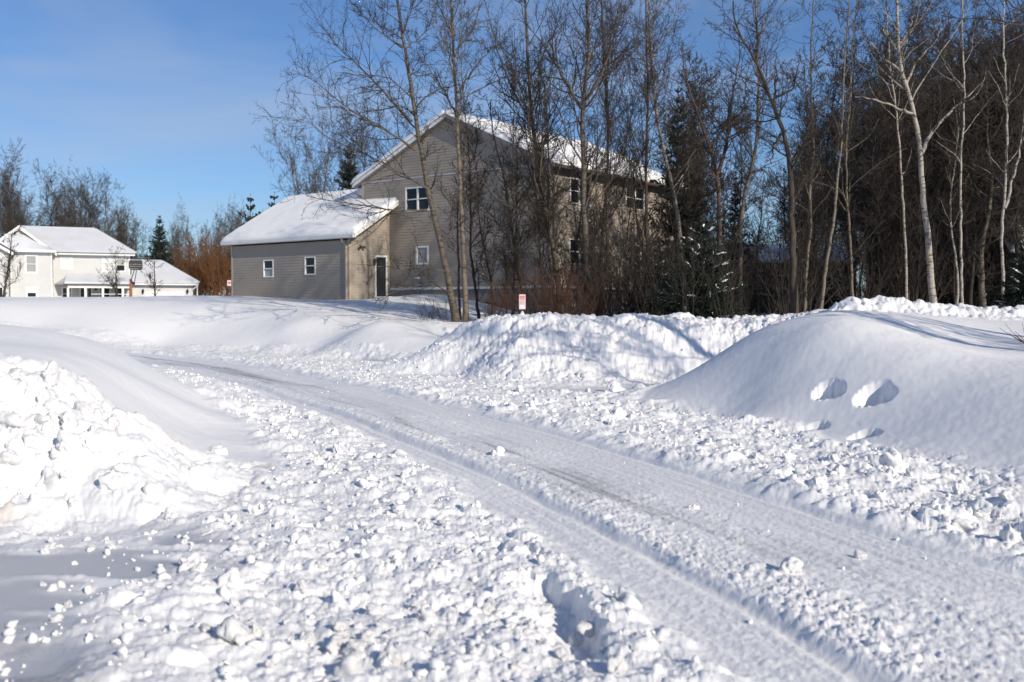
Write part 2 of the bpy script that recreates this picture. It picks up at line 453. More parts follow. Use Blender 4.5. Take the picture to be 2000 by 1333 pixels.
def lumps(x, y, s, k=0.0, fill=0.75, flat=0.7):
    """snow clods of size s: the highest of scattered half ellipsoids"""
    wx = x + 0.16 * s * vnoise(x, y, s * 0.45, k + 5)
    wy = y + 0.16 * s * vnoise(x, y, s * 0.45, k + 6)
    X, Y = wx / s, wy / s
    ix, iy = np.floor(X), np.floor(Y)
    best = np.zeros_like(X)
    for dx in (-1, 0, 1):
        for dy in (-1, 0, 1):
            jx, jy = ix + dx, iy + dy
            px = jx + 0.15 + 0.7 * hash2(jx, jy, k + 1)
            py = jy + 0.15 + 0.7 * hash2(jx, jy, k + 2)
            on = hash2(jx, jy, k + 3) < fill
            rr = 0.28 + 0.42 * hash2(jx, jy, k + 4) ** 1.6
            an = 6.283 * hash2(jx, jy, k + 7)
            el = 0.75 + 0.5 * hash2(jx, jy, k + 8)
            ux, uy = X - px, Y - py
            ax = (ux * np.cos(an) + uy * np.sin(an)) * el
            ay = (-ux * np.sin(an) + uy * np.cos(an)) / el
            q = 1 - (ax * ax + ay * ay) / (rr * rr)
            h = np.where((q > 0) & on, np.clip(q, 0, 1) ** 0.42 * rr * (0.6 + 0.8 * hash2(jx, jy, k + 9)), 0)
            best = np.maximum(best, h)
    return best * s * flat
def sstep(a, b, v):
    t = np.clip((v - a) / (b - a), 0, 1)
    return t * t * (3 - 2 * t)
def poly_sd(x, y, P):
    """signed distance to a polygon, positive inside"""
    P = np.asarray(P, float)
    d = np.full(x.shape, 1e9); ins = np.zeros(x.shape, bool)
    for i in range(len(P)):
        ax, ay = P[i]; bx, by = P[(i + 1) % len(P)]
        ex, ey = bx - ax, by - ay
        t = np.clip(((x - ax) * ex + (y - ay) * ey) / (ex * ex + ey * ey + 1e-12), 0, 1)
        d = np.minimum(d, (x - ax - t * ex) ** 2 + (y - ay - t * ey) ** 2)
        c1 = (ay > y) != (by > y)
        ins ^= c1 & (x < (bx - ax) * (y - ay) / (by - ay + 1e-12) + ax)
    d = np.sqrt(d)
    return np.where(ins, d, -d)
def line_sd(x, y, P):
    """distance to a polyline, negative on its left (running away from the camera)"""
    P = np.asarray(P, float)
    d = np.full(x.shape, 1e9); sg = np.ones(x.shape)
    for i in range(len(P) - 1):
        ax, ay = P[i]; bx, by = P[i + 1]
        ex, ey = bx - ax, by - ay
        t = np.clip(((x - ax) * ex + (y - ay) * ey) / (ex * ex + ey * ey + 1e-12), 0, 1)
        q = (x - ax - t * ex) ** 2 + (y - ay - t * ey) ** 2
        s_ = np.where(ex * (y - ay) - ey * (x - ax) > 0, -1.0, 1.0)
        m = q < d
        d = np.where(m, q, d); sg = np.where(m, s_, sg)
    return np.sqrt(d) * sg
def smooth_line(P, n=60):
    P = np.asarray(P, float)
    L = np.concatenate([[0], np.cumsum(np.hypot(*np.diff(P, axis=0).T))])
    q = np.linspace(0, L[-1], n)
    out = np.stack([np.interp(q, L, P[:, 0]), np.interp(q, L, P[:, 1])], 1)
    for _ in range(10):
        out[1:-1] = (out[:-2] + 2 * out[1:-1] + out[2:]) / 4
    return out
g0 = lambda L: [tuple(at0(*p)[:2]) for p in L]
RUT_L = smooth_line([(2.3, 1.6)] + g0([(1685, 1295), (1545, 1225), (1400, 1145), (1225, 1054), (1032, 963), (910, 900), (805, 867), (700, 822), (665, 805), (525, 764), (455, 745), (390, 730)]) + [(-14.5, 34)])
RUT_R = smooth_line([(6.0, 1.6)] + g0([(2000, 1138), (1685, 1030), (1500, 966), (1330, 920), (1225, 889), (1120, 853), (1015, 826), (910, 801), (840, 784), (752, 766), (700, 752), (525, 717), (350, 695)]) + [(-18, 39.5)])
EDGE_L = smooth_line([(1.5, 1.6)] + g0([(1500, 1333), (1260, 1180), (1155, 1075), (973, 1005), (896, 935), (790, 880), (640, 815), (500, 765), (400, 738), (320, 715)]) + [(-15.5, 33.5)])
EDGE_R = RUT_R + np.array([0.12, 0.06])
ROAD_POLY = np.concatenate([EDGE_L, EDGE_R[::-1]])
PILE_L = [(-24, 7.4), (-6, 7.55), (-3.9, 7.65), (-2.6, 7.75), (-2.35, 9.2), (-2.5, 10.6), (-3.3, 10.9), (-4.2, 10.45), (-5, 10.05), (-24, 10.0)]
DRIFT_L = [(-2.5, 10.6), (-2.7, 11.3), (-3.2, 12.6), (-4.5, 15.4), (-6.5, 19), (-8.6, 22), (-18, 24), (-26, 25), (-26, 10), (-24, 10), (-5, 10.05), (-4.2, 10.45), (-3.3, 10.9)]
BANK_B = [(-2.2, 29.2), (-2.9, 30.6), (-5, 33.4), (-7.6, 36.2), (-10, 38.2), (-12.6, 39.6), (-15, 41), (-19, 42), (-24, 42.6), (-46, 43.4), (-46, 49), (-24, 48.5), (-12, 47), (-8, 44), (-5, 39), (-2.8, 36.5), (-1.9, 33), (-1.5, 30.5)]
PILE_C = [(-2.5, 28.8), (-1.3, 24.6), (-.6, 22.8), (.1, 21.7), (1.1, 21.4), (2.9, 22.4), (4.6, 22.9), (6.3, 22.9), (7.6, 23.5), (8.2, 26.5), (7, 29), (3, 29.6), (-.6, 30.6), (-1.8, 30.6)]
MOUND_R = [(2.0, 17.9), (2.6, 16.6), (3.2, 15.5), (3.85, 13.7), (4.3, 11.4), (4.5, 9.9), (4.5, 8.8), (4.7, 7), (4.95, 5), (5.1, 2), (21, 2), (21, 22.4), (12, 22.6), (8.6, 22.9), (6.6, 22.4), (5.2, 21), (4.2, 20.4), (3.2, 19.8), (2.5, 19)]
RIDGE_R = [(7.3, 22.9), (9, 22.9), (12.2, 22.7), (15, 23), (15, 26.2), (11, 26.5), (8.2, 26)]
DRIVE_L = [(-26, 7.4), (-3.5, 7.55), (-2.35, 7.25), (-2.1, 6.4), (-2.15, 5.6), (-2.25, 5.0), (-2.15, 4.5), (-2.5, 3.0), (-26, 1)]
DRIVE_R = [(-.2, 20.3), (.1, 21.4), (1.2, 21.2), (2.9, 22.1), (4.2, 22.3), (4.4, 21.2), (3, 20.2), (2.0, 18.6), (1.2, 19.0)]

def surf_hit(px, py, ymin=3.0, ymax=60):
    """where the ray of a pixel meets the smooth terrain"""
    d = ray(px, py)
    ys = np.linspace(ymin, ymax, 1200)
    xs, zs = d[0] / d[1] * ys, CAM_Z + d[2] / d[1] * ys
    below = np.nonzero(zs < H_base(xs, ys))[0]
    i = below[0] if len(below) else len(ys) - 1
    return np.array([xs[i], ys[i], zs[i]])
# boot holes and dents in the mound: pixel, half width, half depth (m), carve (m)
HOLES = [(1616, 766, .215, .22, .15), (1708, 772, .255, .27, .18), (1592, 838, .20, .13, .06), (1690, 852, .22, .15, .08)]
HOLES = [(surf_hit(a, b), c1, d1, e1) for a, b, c1, d1, e1 in HOLES]
PIT = np.array([at0(1165, 1320)[:2], at0(1170, 1285)[:2], at0(1150, 1225)[:2], at0(1110, 1172)[:2], at0(1055, 1140)[:2]])
PIT2 = np.array([at0(1015, 1062)[:2], at0(1040, 1085)[:2]])

def terrain(x, y):
    """height, grit, ice of the finished snow surface"""
    sh = x.shape
    x = x.ravel(); y = y.ravel()
    z = H_base(x, y)
    rr = np.hypot(x, y)
    z = np.where(rr < 45, np.maximum(z, -.03), z)
    near = sstep(70, 40, rr)
    sd_pl, sd_dl = poly_sd(x, y, PILE_L), poly_sd(x, y, DRIFT_L)
    sd_bb, sd_pc = poly_sd(x, y, BANK_B), poly_sd(x, y, PILE_C)
    sd_mr, sd_rr = poly_sd(x, y, MOUND_R), poly_sd(x, y, RIDGE_R)
    sd_rd, sd_d1 = poly_sd(x, y, ROAD_POLY), poly_sd(x, y, DRIVE_L)
    sd_d2 = poly_sd(x, y, DRIVE_R)
    wob = 0.25 * vnoise(x, y, 0.7, 21) + 0.12 * vnoise(x, y, 0.22, 22)
    road = sstep(-0.26, 0.08, sd_rd + 0.35 * wob + .05 * vnoise(x, y, .11, 23))
    d1 = sstep(-.35, .45, sd_d1 + wob * 1.6)
    d2 = sstep(-.15, .35, sd_d2 + wob)
    smooth = np.maximum.reduce([sstep(-.1, .25, sd_dl + wob * .5), sstep(-.1, .25, sd_bb + wob), sstep(-.05, .3, sd_mr + wob * .5)])
    yard = sstep(0, 2.5, y - np.interp(x, [-60, -24, -12, -8, -5, -2.8, -1.5, 0, 8, 12, 30], [47, 46, 45, 43, 38, 35.5, 31.5, 30.5, 29, 26.6, 26]))
    smooth = np.maximum(smooth, yard)
    rough_pl = sstep(-.1, .35, sd_pl + wob * .7)
    rough_pc = sstep(-.3, .5, sd_pc + wob)
    rough_rr = sstep(-.2, .4, sd_rr + wob)
    smooth = smooth * (1 - rough_pl) * (1 - rough_rr) * (1 - rough_pc)
    open_ = np.clip(1 - smooth - road - d1 - d2, 0, 1) * np.clip(1 - rough_pl - rough_pc - rough_rr, 0, 1)
    # flatten what has been driven on
    # rubble verges
    k = open_ > 0.002
    xs, ys = x[k], y[k]
    amp = np.clip(0.75 + 0.5 * vnoise(xs, ys, 1.6, 3), .35, 1.3)
    far = sstep(24, 10, rr[k])
    a_ = np.zeros(len(xs))
    pw = sstep(-.35, .35, vnoise(xs, ys, .8, 15) + .5 * vnoise(xs, ys, .3, 16))          # powdery patches among the clods
    a_ += lumps(xs, ys, .36, 11, .15, .30) * amp * (0.4 + .6 * far)
    a_ = np.maximum(a_, lumps(xs, ys, .19, 12, .20, .42) * (0.5 + .5 * amp))
    a_ = np.maximum(a_, lumps(xs, ys, .10, 13, .36, .45) * (.35 + .65 * pw))
    a_ = np.maximum(a_, lumps(xs, ys, .055, 17, .6, .5) * (.4 + .6 * pw))
    a_ += lumps(xs, ys, .032, 14, .7, .45) + .048 * fbm(xs, ys, .30, 6, 31) + .045 * vnoise(xs, ys, 1.1, 33) + .03
    a_ += .030 * np.abs(fbm(xs, ys, .16, 4, 34))
    z[k] += a_ * open_[k]
    # left pile: big rounded blocks
    k = rough_pl > 0.002
    xs, ys = x[k], y[k]
    a_ = lumps(xs, ys, .80, 41, .5, .40)
    a_ = np.maximum(a_, lumps(xs, ys, .42, 42, .6, .62))
    a_ = np.maximum(a_, lumps(xs, ys, .22, 43, .6, .75) + .02)
    a_ = np.maximum(a_, lumps(xs, ys, .12, 46, .6, .85) + .02)
    a_ += lumps(xs, ys, .06, 44, .6, .6) + .13 * fbm(xs, ys, .55, 6, 45) + .03 * np.abs(fbm(xs, ys, .2, 4, 47)) - .10
    z[k] += a_ * rough_pl[k]
    # pile across the lane
    k = rough_pc > 0.002
    xs, ys = x[k], y[k]
    a_ = lumps(xs, ys, .55, 51, .3, .30)
    a_ = np.maximum(a_, lumps(xs, ys, .26, 52, .5, .5))
    a_ = np.maximum(a_, lumps(xs, ys, .14, 55, .6, .55))
    a_ += lumps(xs, ys, .07, 53, .8, .7) + .12 * fbm(xs, ys, .8, 6, 54) + .09 * np.abs(fbm(xs, ys, .25, 4, 56)) - .05
    z[k] += a_ * rough_pc[k]
    # ridge of ploughed snow in front of the wood
    k = rough_rr > 0.002
    xs, ys = x[k], y[k]
    line = np.exp(-((ys - 24.6) / .75) ** 2)
    a_ = line * (.30 + .12 * vnoise(xs, ys, 1.3, 61)) + np.maximum(np.maximum(lumps(xs, ys, .34, 62, .35, .5), lumps(xs, ys, .18, 63, .5, .7)), lumps(xs, ys, .10, 65, .7, .8)) + .10 * fbm(xs, ys, .4, 5, 64) - .05
    a_ -= sstep(11.6, 14, xs) * .14
    z[k] += a_ * rough_rr[k]
    # smooth drifts: wind ripples
    z += smooth * near * (.022 * vnoise(x * .8 + y * .3, y, 1.3, 71) + .005 * vnoise(x + .3 * y, y * 1.5, .45, 72) + .0025 * vnoise(x, y, .18, 70) + .0030 * vnoise(x, y, .06, 73))
    # crumbs rolled onto the foot of the mound at its right end
    sp = sstep(.75, .05, sd_mr + .2 * vnoise(x, y, .4, 74)) * sstep(12.6, 10.8, y + .5 * vnoise(x, y, .5, 75)) * sstep(0, .06, sd_mr) * (sd_mr > 0)
    k = sp > .01
    z[k] += sp[k] * (lumps(x[k], y[k], .12, 76, .45, .55) + lumps(x[k], y[k], .06, 77, .5, .5))
    for hp, hw, hd, hc in HOLES:
        k = np.hypot(x - hp[0], y - hp[1]) < 1.0
        if not k.any(): continue
        xs, ys = x[k], y[k]
        ux, uy = xs - hp[0], ys - hp[1] + .25 * (xs - hp[0])
        q = 1 - (ux / hw) ** 2 - (uy / (hd * (1 + .35 * ux / hw))) ** 2 + .24 * vnoise(xs, ys, .16, 78) + .08 * vnoise(xs, ys, .07, 79)
        floor = hp[2] - hc + .22 * ux + .05 * fbm(xs, ys, .12, 4, 80)
        m_ = sstep(0, .34, q)
        z[k] = np.where(floor < z[k], z[k] * (1 - m_) + floor * m_, z[k])
    # ruts and wheel tracks of the lane
    k = (sd_rd > -1.6) & (y < 42)
    xs, ys, rs = x[k], y[k], road[k]
    dl, dr = line_sd(xs, ys, RUT_L), line_sd(xs, ys, RUT_R)
    wig = .03 * vnoise(xs, ys, .5, 81)
    dlw, drw = dl + wig, dr + wig
    zz = -.046 * np.exp(-(dlw / .065) ** 2) - .040 * np.exp(-(drw / .07) ** 2)
    berm = sstep(.04, .14, dlw) * sstep(.75, .25, dlw)
    crumb = lumps(xs, ys, .034, 82, .8, .5) + lumps(xs, ys, .065, 83, .4, .5) + .5 * lumps(xs, ys, .12, 98, .18, .5) + .018 * np.abs(fbm(xs, ys, .09, 3, 99))
    mid = sstep(.1, .4, dl) * sstep(-.55, -.9, dr)
    patch = sstep(-.1, .35, vnoise(xs, ys, 1.4, 84) + .4 * vnoise(xs, ys, .5, 85) - .6 * sstep(12, 6, ys) + .25)   # packed smooth patches
    zz += rs * berm * (.014 + crumb * .65)
    zz += rs * mid * (1 - patch * .9) * crumb * (.26 + .16 * sstep(8, 5, ys)) * np.clip(.75 + .8 * vnoise(xs, ys, .55, 29), .1, 1.5) + rs * mid * .006 * fbm(xs, ys, .12, 4, 97)
    tl = sstep(.0, -.1, dl) * sstep(-1.1, -.7, dl)
    tr = sstep(-.02, -.12, dr) * sstep(-.7, -.45, dr)
    zz -= rs * (.011 * np.abs(vnoise(dl * 4.5, ys * .22, .5, 27)) + .008 * np.abs(vnoise(dl * 11, ys * .3, .5, 28)))
    zz += rs * (.0018 * vnoise(xs, ys, .05, 86) + .003 * vnoise(xs, ys, .025, 87)) + rs * (tl * .25 + .15) * crumb * .35
    zz += (1 - rs) * sstep(.6, .1, dr) * sstep(.0, .25, dr) * .04
    z[k] += zz
    grit = np.zeros(len(x)); ice = np.zeros(len(x))
    # packed snow with sand along the middle of the lane
    streak = .5 * vnoise(dl * 3.0, ys * .25, .5, 88) + .5 * vnoise(dl * 8, ys * .6, .6, 89)
    g = .0 * rs
    mline = np.exp(-((dr + 1.35 + .12 * vnoise(xs, ys, 2.2, 90)) / .30) ** 2)
    g = g + rs * mline * sstep(6, 9, ys) * np.clip(.08 + .55 * streak + .18 * sstep(16, 28, ys), 0, 1)
    g = g + rs * mid * np.clip(.26 * streak, 0, 1)
    g = g + .32 * rs * np.exp(-((dr + 1.05) / .18) ** 2) * sstep(17, 24, ys)
    grit[k] = np.clip(g, 0, 1)
    ice[k] = np.clip(rs * (mid * patch * .20 + tr * .12 + tl * .06), 0, .8)
    grit += open_ * np.clip(.05 * vnoise(x, y, .9, 91) + .012, 0, .1)
    # bare icy drive at the left
    band = .5 + .5 * vnoise(x * .25, y, .42, 92) + .25 * vnoise(x * .35, y, .16, 93)
    iced = d1 * sstep(.30, .62, band)
    ice = np.maximum(ice, np.clip(iced * 1.15, 0, 1))
    grit = np.maximum(grit, d1 * .9 * sstep(5.05, 4.7, y + .2 * vnoise(x, y, .3, 24)) + d1 * .06 * sstep(7.5, 5.5, y))
    z += d1 * (1 - sstep(.30, .62, band)) * (.012 + lumps(x, y, .06, 94, .6, .4))
    ice = np.maximum(ice, d2 * .42)
    z += d2 * .008 * vnoise(x, y, .15, 95)
    # trench and scoop kicked into the near verge
    k = (y < 9) & (np.abs(x) < 4)
    xs, ys = x[k], y[k]
    wv = .05 * vnoise(xs, ys, .16, 96) + .045 * vnoise(xs, ys, .06, 25) + .02 * vnoise(xs, ys, .025, 26)
    dp = line_sd(xs, ys, PIT)
    along = sstep(.62, .30, np.hypot((xs - .33) * .8, (ys - 5.45) * .7))
    dpw = dp + wv * .6
    z[k] -= along * np.where(dpw < 0, .15 * sstep(-.36, -.06, dpw), .15 * sstep(.09, .0, dpw))
    dp = np.abs(line_sd(xs, ys, PIT2)) + wv
    z[k] -= .08 * sstep(.12, .02, dp)
    return z.reshape(sh), grit.reshape(sh), ice.reshape(sh)

# polar grid round the viewpoint: fine in front, coarse elsewhere
th_f = np.linspace(R(52), R(128), 1330)
th_c = np.linspace(R(128), R(52 + 360), 64)[1:-1]
TH = np.concatenate([th_f, th_c])
RAD = np.concatenate([np.linspace(.25, 3.0, 14)[:-1], np.exp(np.arange(math.log(3.0), math.log(60), .0039)), np.exp(np.linspace(math.log(60), math.log(900), 46))[1:]])
GX = RAD[:, None] * np.cos(TH)[None, :]
GY = RAD[:, None] * np.sin(TH)[None, :]
GZ, GG, GI = terrain(GX, GY)
far_ = sstep(150, 260, RAD)[:, None]
GZ = GZ * (1 - far_) + 2.1 * far_
nr, nt_ = GX.shape
ii, jj = np.meshgrid(np.arange(nr - 1), np.arange(nt_), indexing='ij')
j2 = (jj + 1) % nt_
FQ = np.stack([ii * nt_ + jj, (ii + 1) * nt_ + jj, (ii + 1) * nt_ + j2, ii * nt_ + j2], -1).reshape(-1, 4)
GV = np.stack([GX, GY, GZ], -1).reshape(-1, 3)
fx, fy = GV[FQ, 0].mean(1), GV[FQ, 1].mean(1)
reg = np.zeros(len(FQ), np.int32)
fwob = .18 * vnoise(fx, fy, .7, 21)
for k_, P_ in ((1, ROAD_POLY), (2, DRIVE_L), (3, DRIVE_R), (4, DRIFT_L), (5, BANK_B), (6, MOUND_R), (7, RIDGE_R), (8, PILE_C), (9, PILE_L)):
    reg[poly_sd(fx, fy, P_) + (fwob if k_ not in (1,) else .25 * fwob) > 0] = k_
PIECES = [
    (0, 'snowy_ground', 'snow', None, None),
    (1, 'road', 'snow', None, None),
    (2, 'driveway', 'snow', None, None),
    (3, 'side_driveway', 'snow', None, None),
    (4, 'snow_drift', 'snow', 'smooth wind-packed snow drift behind the lumpy ploughed pile, left of the lane', 'snow drift'),
    (5, 'snow_bank', 'snow', 'long low smooth snow bank along the far side of the lane, below the tan house', 'snow bank'),
    (6, 'snow_mound', 'snow', 'big smooth rounded snow mound with boot holes, right of the lane', 'snow mound'),
    (7, 'snow_ridge', 'snow', 'low crumbly ridge of ploughed snow between the smooth mound and the dark wood', 'snow ridge'),
    (8, 'snow_pile', 'snow', 'wide rough pile of ploughed snow below the small pink sign', 'snow pile'),
    (9, 'snow_pile', 'snow_pile', 'lumpy ploughed snow pile with tan stains beside the icy driveway', 'snow pile'),
]
for k_, nm, mt, lab, cat in PIECES:
    f = FQ[reg == k_]
    u, inv = np.unique(f.ravel(), return_inverse=True)
    o = mobj(nm, GV[u], inv.reshape(-1, 4), M[mt], smooth=True)
    for an, arr in (('grit', GG), ('ice', GI)):
        a_ = o.data.attributes.new(an, 'FLOAT', 'POINT')
        a_.data.foreach_set('value', arr.ravel()[u].astype(np.float32))
    if lab:
        tag(o, lab, cat)
    else:
        tag(o, kind='structure')
def ground_z(x, y):
    return terrain(np.array([float(x)]), np.array([float(y)]))[0][0]
def ground_zs(x, y):
    return terrain(np.asarray(x, float), np.asarray(y, float))[0]

# ------------------------------------------------------------------ loose clods of snow
def ico(sub):
    import bmesh
    bm = bmesh.new()
    bmesh.ops.create_icosphere(bm, subdivisions=sub, radius=1.0)
    bm.verts.ensure_lookup_table()
    V = np.array([v.co[:] for v in bm.verts]); F = np.array([[v.index for v in f.verts] for f in bm.faces])
    bm.free()
    return V, F
def clod_shape(V, rng, rough=1.0):
    """an irregular broken lump: a few flattened cuts, bulges and grain"""
    D = V.copy()
    r = np.ones(len(D))
    for _ in range(6):
        n_ = rng.normal(size=3); n_ /= np.linalg.norm(n_)
        cut = rng.uniform(.45, .80)
        dd = D @ n_
        r = np.where(dd > 1e-3, np.minimum(r, cut / np.maximum(dd, 1e-3) * (1 - .0) ), r)
    for s_, a_ in ((1.6, .18), (4.0, .12), (9.0, .08), (20.0, .05)):
        ph = rng.uniform(0, 6.28, (4, 3)); kv = rng.normal(size=(4, 3)) * s_
        for q in range(4):
            r += a_ * rough * .55 * np.sin(D @ kv[q] + ph[q, 0])
    return D * r[:, None]
rng = np.random.default_rng(7)
V3, F3 = ico(4)
CLODS = [mesh_arrays('snow_chunk', clod_shape(V3, rng), F3, M['snow_plain'], True) for _ in range(10)]
def add_clod(x, y, s, label, group, sink=.85, mi=None):
    z = ground_z(x, y)
    o = bpy.data.objects.new('snow_chunk', CLODS[rng.integers(10) if mi is None else mi])
    o.location = (x, y, z + s * (1 - sink))
    o.rotation_euler = rng.uniform(0, 6.28, 3)
    k1 = rng.uniform(.75, 1.25)
    o.scale = (s * k1, s / k1 * rng.uniform(.85, 1.15), s * rng.uniform(.6, .95))
    link(o)
    return tag(o, label, 'snow chunk', group)
for px_, py_, s_, lab in [
    (972, 889, .085, 'lone white snow chunk in the middle of the packed lane, far from the others'),
    (1352, 993, .05, 'small white snow chunk on the icy patch of the lane'),
    (1545, 1120, .075, 'broken snow chunk sitting on the crumbly strip between the two wheel tracks'),
    (1680, 1090, .04, 'square little snow chunk beside the right wheel track'),
    (335, 1020, .09, 'round snow chunk where the icy driveway meets the lumpy pile'),
    (372, 1122, .11, 'big half-buried snow chunk at the corner of the icy driveway'),
    (458, 1262, .085, 'large cracked snow boulder in the near left foreground'),
    (455, 1165, .08, 'rounded snow boulder above the cracked one in the near left foreground'),
    (1205, 765, .16, 'blocky white lump of snow at the tip of the smooth mound'),
    (1208, 828, .11, 'white snow ball lying right of the lane below the tip of the mound'),
    (1750, 934, .13, 'white snow ball in the rubble under the boot holes'),
    (430, 895, .12, 'upright white snow block at the end of the smooth drift'),
    (1215, 1195, .09, 'flat-topped white snow chunk right of the dark trench'),
]:
    p = at0(px_, py_)
    add_clod(p[0], p[1], s_, lab, None)
GROUPS = [
    # polygon in pixels on the ground, count, size range, label, group
    ([(330, 1010), (560, 900), (720, 900), (900, 1000), (1250, 1250), (1300, 1333), (500, 1333), (300, 1200)], 100, (.026, .07), 'white snow chunk in the rubble between the icy driveway and the lane', 'chunks in the near left rubble'),
    ([(1350, 850), (1550, 870), (1740, 915), (1990, 1010), (2000, 1090), (1700, 1000), (1450, 930)], 60, (.03, .08), 'white snow chunk in the rubble below the smooth mound with boot holes', 'chunks below the smooth mound'),
    ([(900, 745), (1200, 770), (1330, 830), (1300, 880), (1100, 830), (900, 785)], 36, (.035, .09), 'small snow chunk in the verge below the rough pile', 'chunks in the verge below the rough pile'),
    ([(430, 760), (560, 800), (760, 900), (620, 900), (520, 850)], 26, (.035, .08), 'small snow chunk in the strip between the smooth drift and the lane', 'chunks beside the smooth drift'),
    ([(60, 1060), (330, 1060), (300, 1150), (240, 1230), (60, 1240)], 16, (.02, .05), 'small crumb of snow on the grey icy driveway', 'crumbs on the icy driveway'),
]
for poly, n_, (s0, s1), lab, grp in GROUPS:
    P_ = np.array(poly, float); done = 0
    while done < n_:
        q = rng.uniform(P_.min(0), P_.max(0))
        if poly_sd(q[:1], q[1:], P_)[0] < 0:
            continue
        p = at0(*q)
        add_clod(p[0], p[1], s0 + (s1 - s0) * rng.random() ** 2.2, lab, grp)
        done += 1
done = 0
LP = np.array([(0, 735), (90, 742), (160, 775), (260, 850), (340, 905), (330, 1000), (0, 1010)], float)
while done < 42:
    q = rng.uniform(LP.min(0), LP.max(0))
    if poly_sd(q[:1], q[1:], LP)[0] < 0:
        continue
    p = surf_hit(q[0], q[1], 6, 14)
    add_clod(p[0], p[1], .05 + .10 * rng.random() ** 1.8, 'broken snow block stuck in the face of the lumpy stained pile', 'blocks on the lumpy stained pile', .9)
    done += 1
# the uncountable small rubble: one object
V1, F1 = ico(2)
def rubble(n_, polys, s0, s1):
    pts = []
    for poly, wgt in polys:
        P_ = np.array(poly, float); m_ = int(n_ * wgt)
        q = rng.uniform(P_.min(0), P_.max(0), (m_ * 3, 2))
        q = q[poly_sd(q[:, 0], q[:, 1], P_) > 0][:m_]
        pts.append(q)
    return np.concatenate(pts)
VERGE_L = np.concatenate([EDGE_L[:45] - [.15, 0], [(-8.6, 22), (-6.5, 19), (-4.5, 15.4), (-3.2, 12.6), (-2.7, 11.3), (-2.3, 9.2), (-2.5, 7.3), (-2.1, 6.2), (-2.8, 5.2), (-2.2, 3.4), (0, 3.2)]])
VERGE_R = np.concatenate([EDGE_R[:50] + [.15, 0], [(-2.4, 29), (-1.3, 24.6), (-.2, 22), (.2, 20.4), (1.2, 19), (2, 17.8), (2.6, 16.6), (3.2, 15.4), (3.85, 13.6), (4.3, 11.4), (4.5, 9.8), (4.5, 8.8), (4.7, 7), (4.9, 4)]])
pts = rubble(7500, [(VERGE_L, .40), (VERGE_R, .42), (ROAD_POLY, .10), (PILE_C, .05), (RIDGE_R, .02), ([(-4.5, 7.6), (-2.2, 7.4), (-2.1, 6), (-2.3, 4.4), (-2.8, 4.4), (-2.6, 6.2), (-3.2, 7.2)], .014)], 0, 0)
zz = ground_zs(pts[:, 0], pts[:, 1])
nn = len(pts)
shapes = np.stack([clod_shape(V1, rng, .9) for _ in range(24)])
sel = rng.integers(24, size=nn)
size = .007 + .032 * rng.random(nn) ** 2.4
on_road = poly_sd(pts[:, 0], pts[:, 1], ROAD_POLY) > 0
size = np.where(on_road, size * .45, size)
an = rng.uniform(0, 6.28, nn); ca, sa = np.cos(an), np.sin(an)
S_ = shapes[sel] * size[:, None, None] * rng.uniform(.75, 1.25, (nn, 1, 3))
VX = S_[:, :, 0] * ca[:, None] - S_[:, :, 1] * sa[:, None] + pts[:, 0:1]
VY = S_[:, :, 0] * sa[:, None] + S_[:, :, 1] * ca[:, None] + pts[:, 1:2]
VZ = S_[:, :, 2] + (zz + size * .35)[:, None]
RV = np.stack([VX, VY, VZ], -1).reshape(-1, 3)
RF = (F1[None] + (np.arange(nn) * len(V1))[:, None, None]).reshape(-1, 3)
tag(mobj('snow_rubble', RV, RF, M['snow_plain'], smooth=True), 'loose crumbled snow scattered along both verges of the lane', 'snow rubble', kind='stuff')

# ------------------------------------------------------------------ buildings
def wall_rows(mb, outline, z0, z1, holes, P, row=.15, out=.022):
    """lap siding: outline(z) gives the left and right ends; P(s, z, o) places a point o metres proud"""
    cuts = sorted({round(h[i], 4) for h in holes for i in (2, 3)} | {round(z1, 4)})
    z = z0; nrow = 0
    while z < z1 - 1e-4:
        top = z0 + (nrow + 1) * row
        subs = [z] + [q for q in cuts if z + 1e-4 < q < top - 1e-4] + [min(top, z1)]
        for za, zb in zip(subs[:-1], subs[1:]):
            oa, ob = out * (top - za) / row, out * (top - zb) / row
            la, ra = outline(za); lb, rb = outline(zb)
            if ra - la < .01:
                continue
            segs = [(la, ra, lb, rb)]
            for h0, h1, hz0, hz1 in holes:
                if hz0 - 1e-3 <= za and zb <= hz1 + 1e-3:
                    ns = []
                    for s0, s1, t0, t1 in segs:
                        if h1 <= s0 or h0 >= s1:
                            ns.append((s0, s1, t0, t1)); continue
                        if h0 > s0: ns.append((s0, h0, t0, h0))
                        if h1 < s1: ns.append((h1, s1, h1, t1))
                    segs = ns
            for s0, s1, t0, t1 in segs:
                mb.add([P(s0, za, oa), P(s1, za, oa), P(t1, zb, ob), P(t0, zb, ob)], [(0, 1, 2, 3)])
                if abs(za - z) < 1e-5:
                    mb.add([P(s0, za, 0), P(s1, za, 0), P(s1, za, oa), P(s0, za, oa)], [(0, 1, 2, 3)])
        z = top; nrow += 1
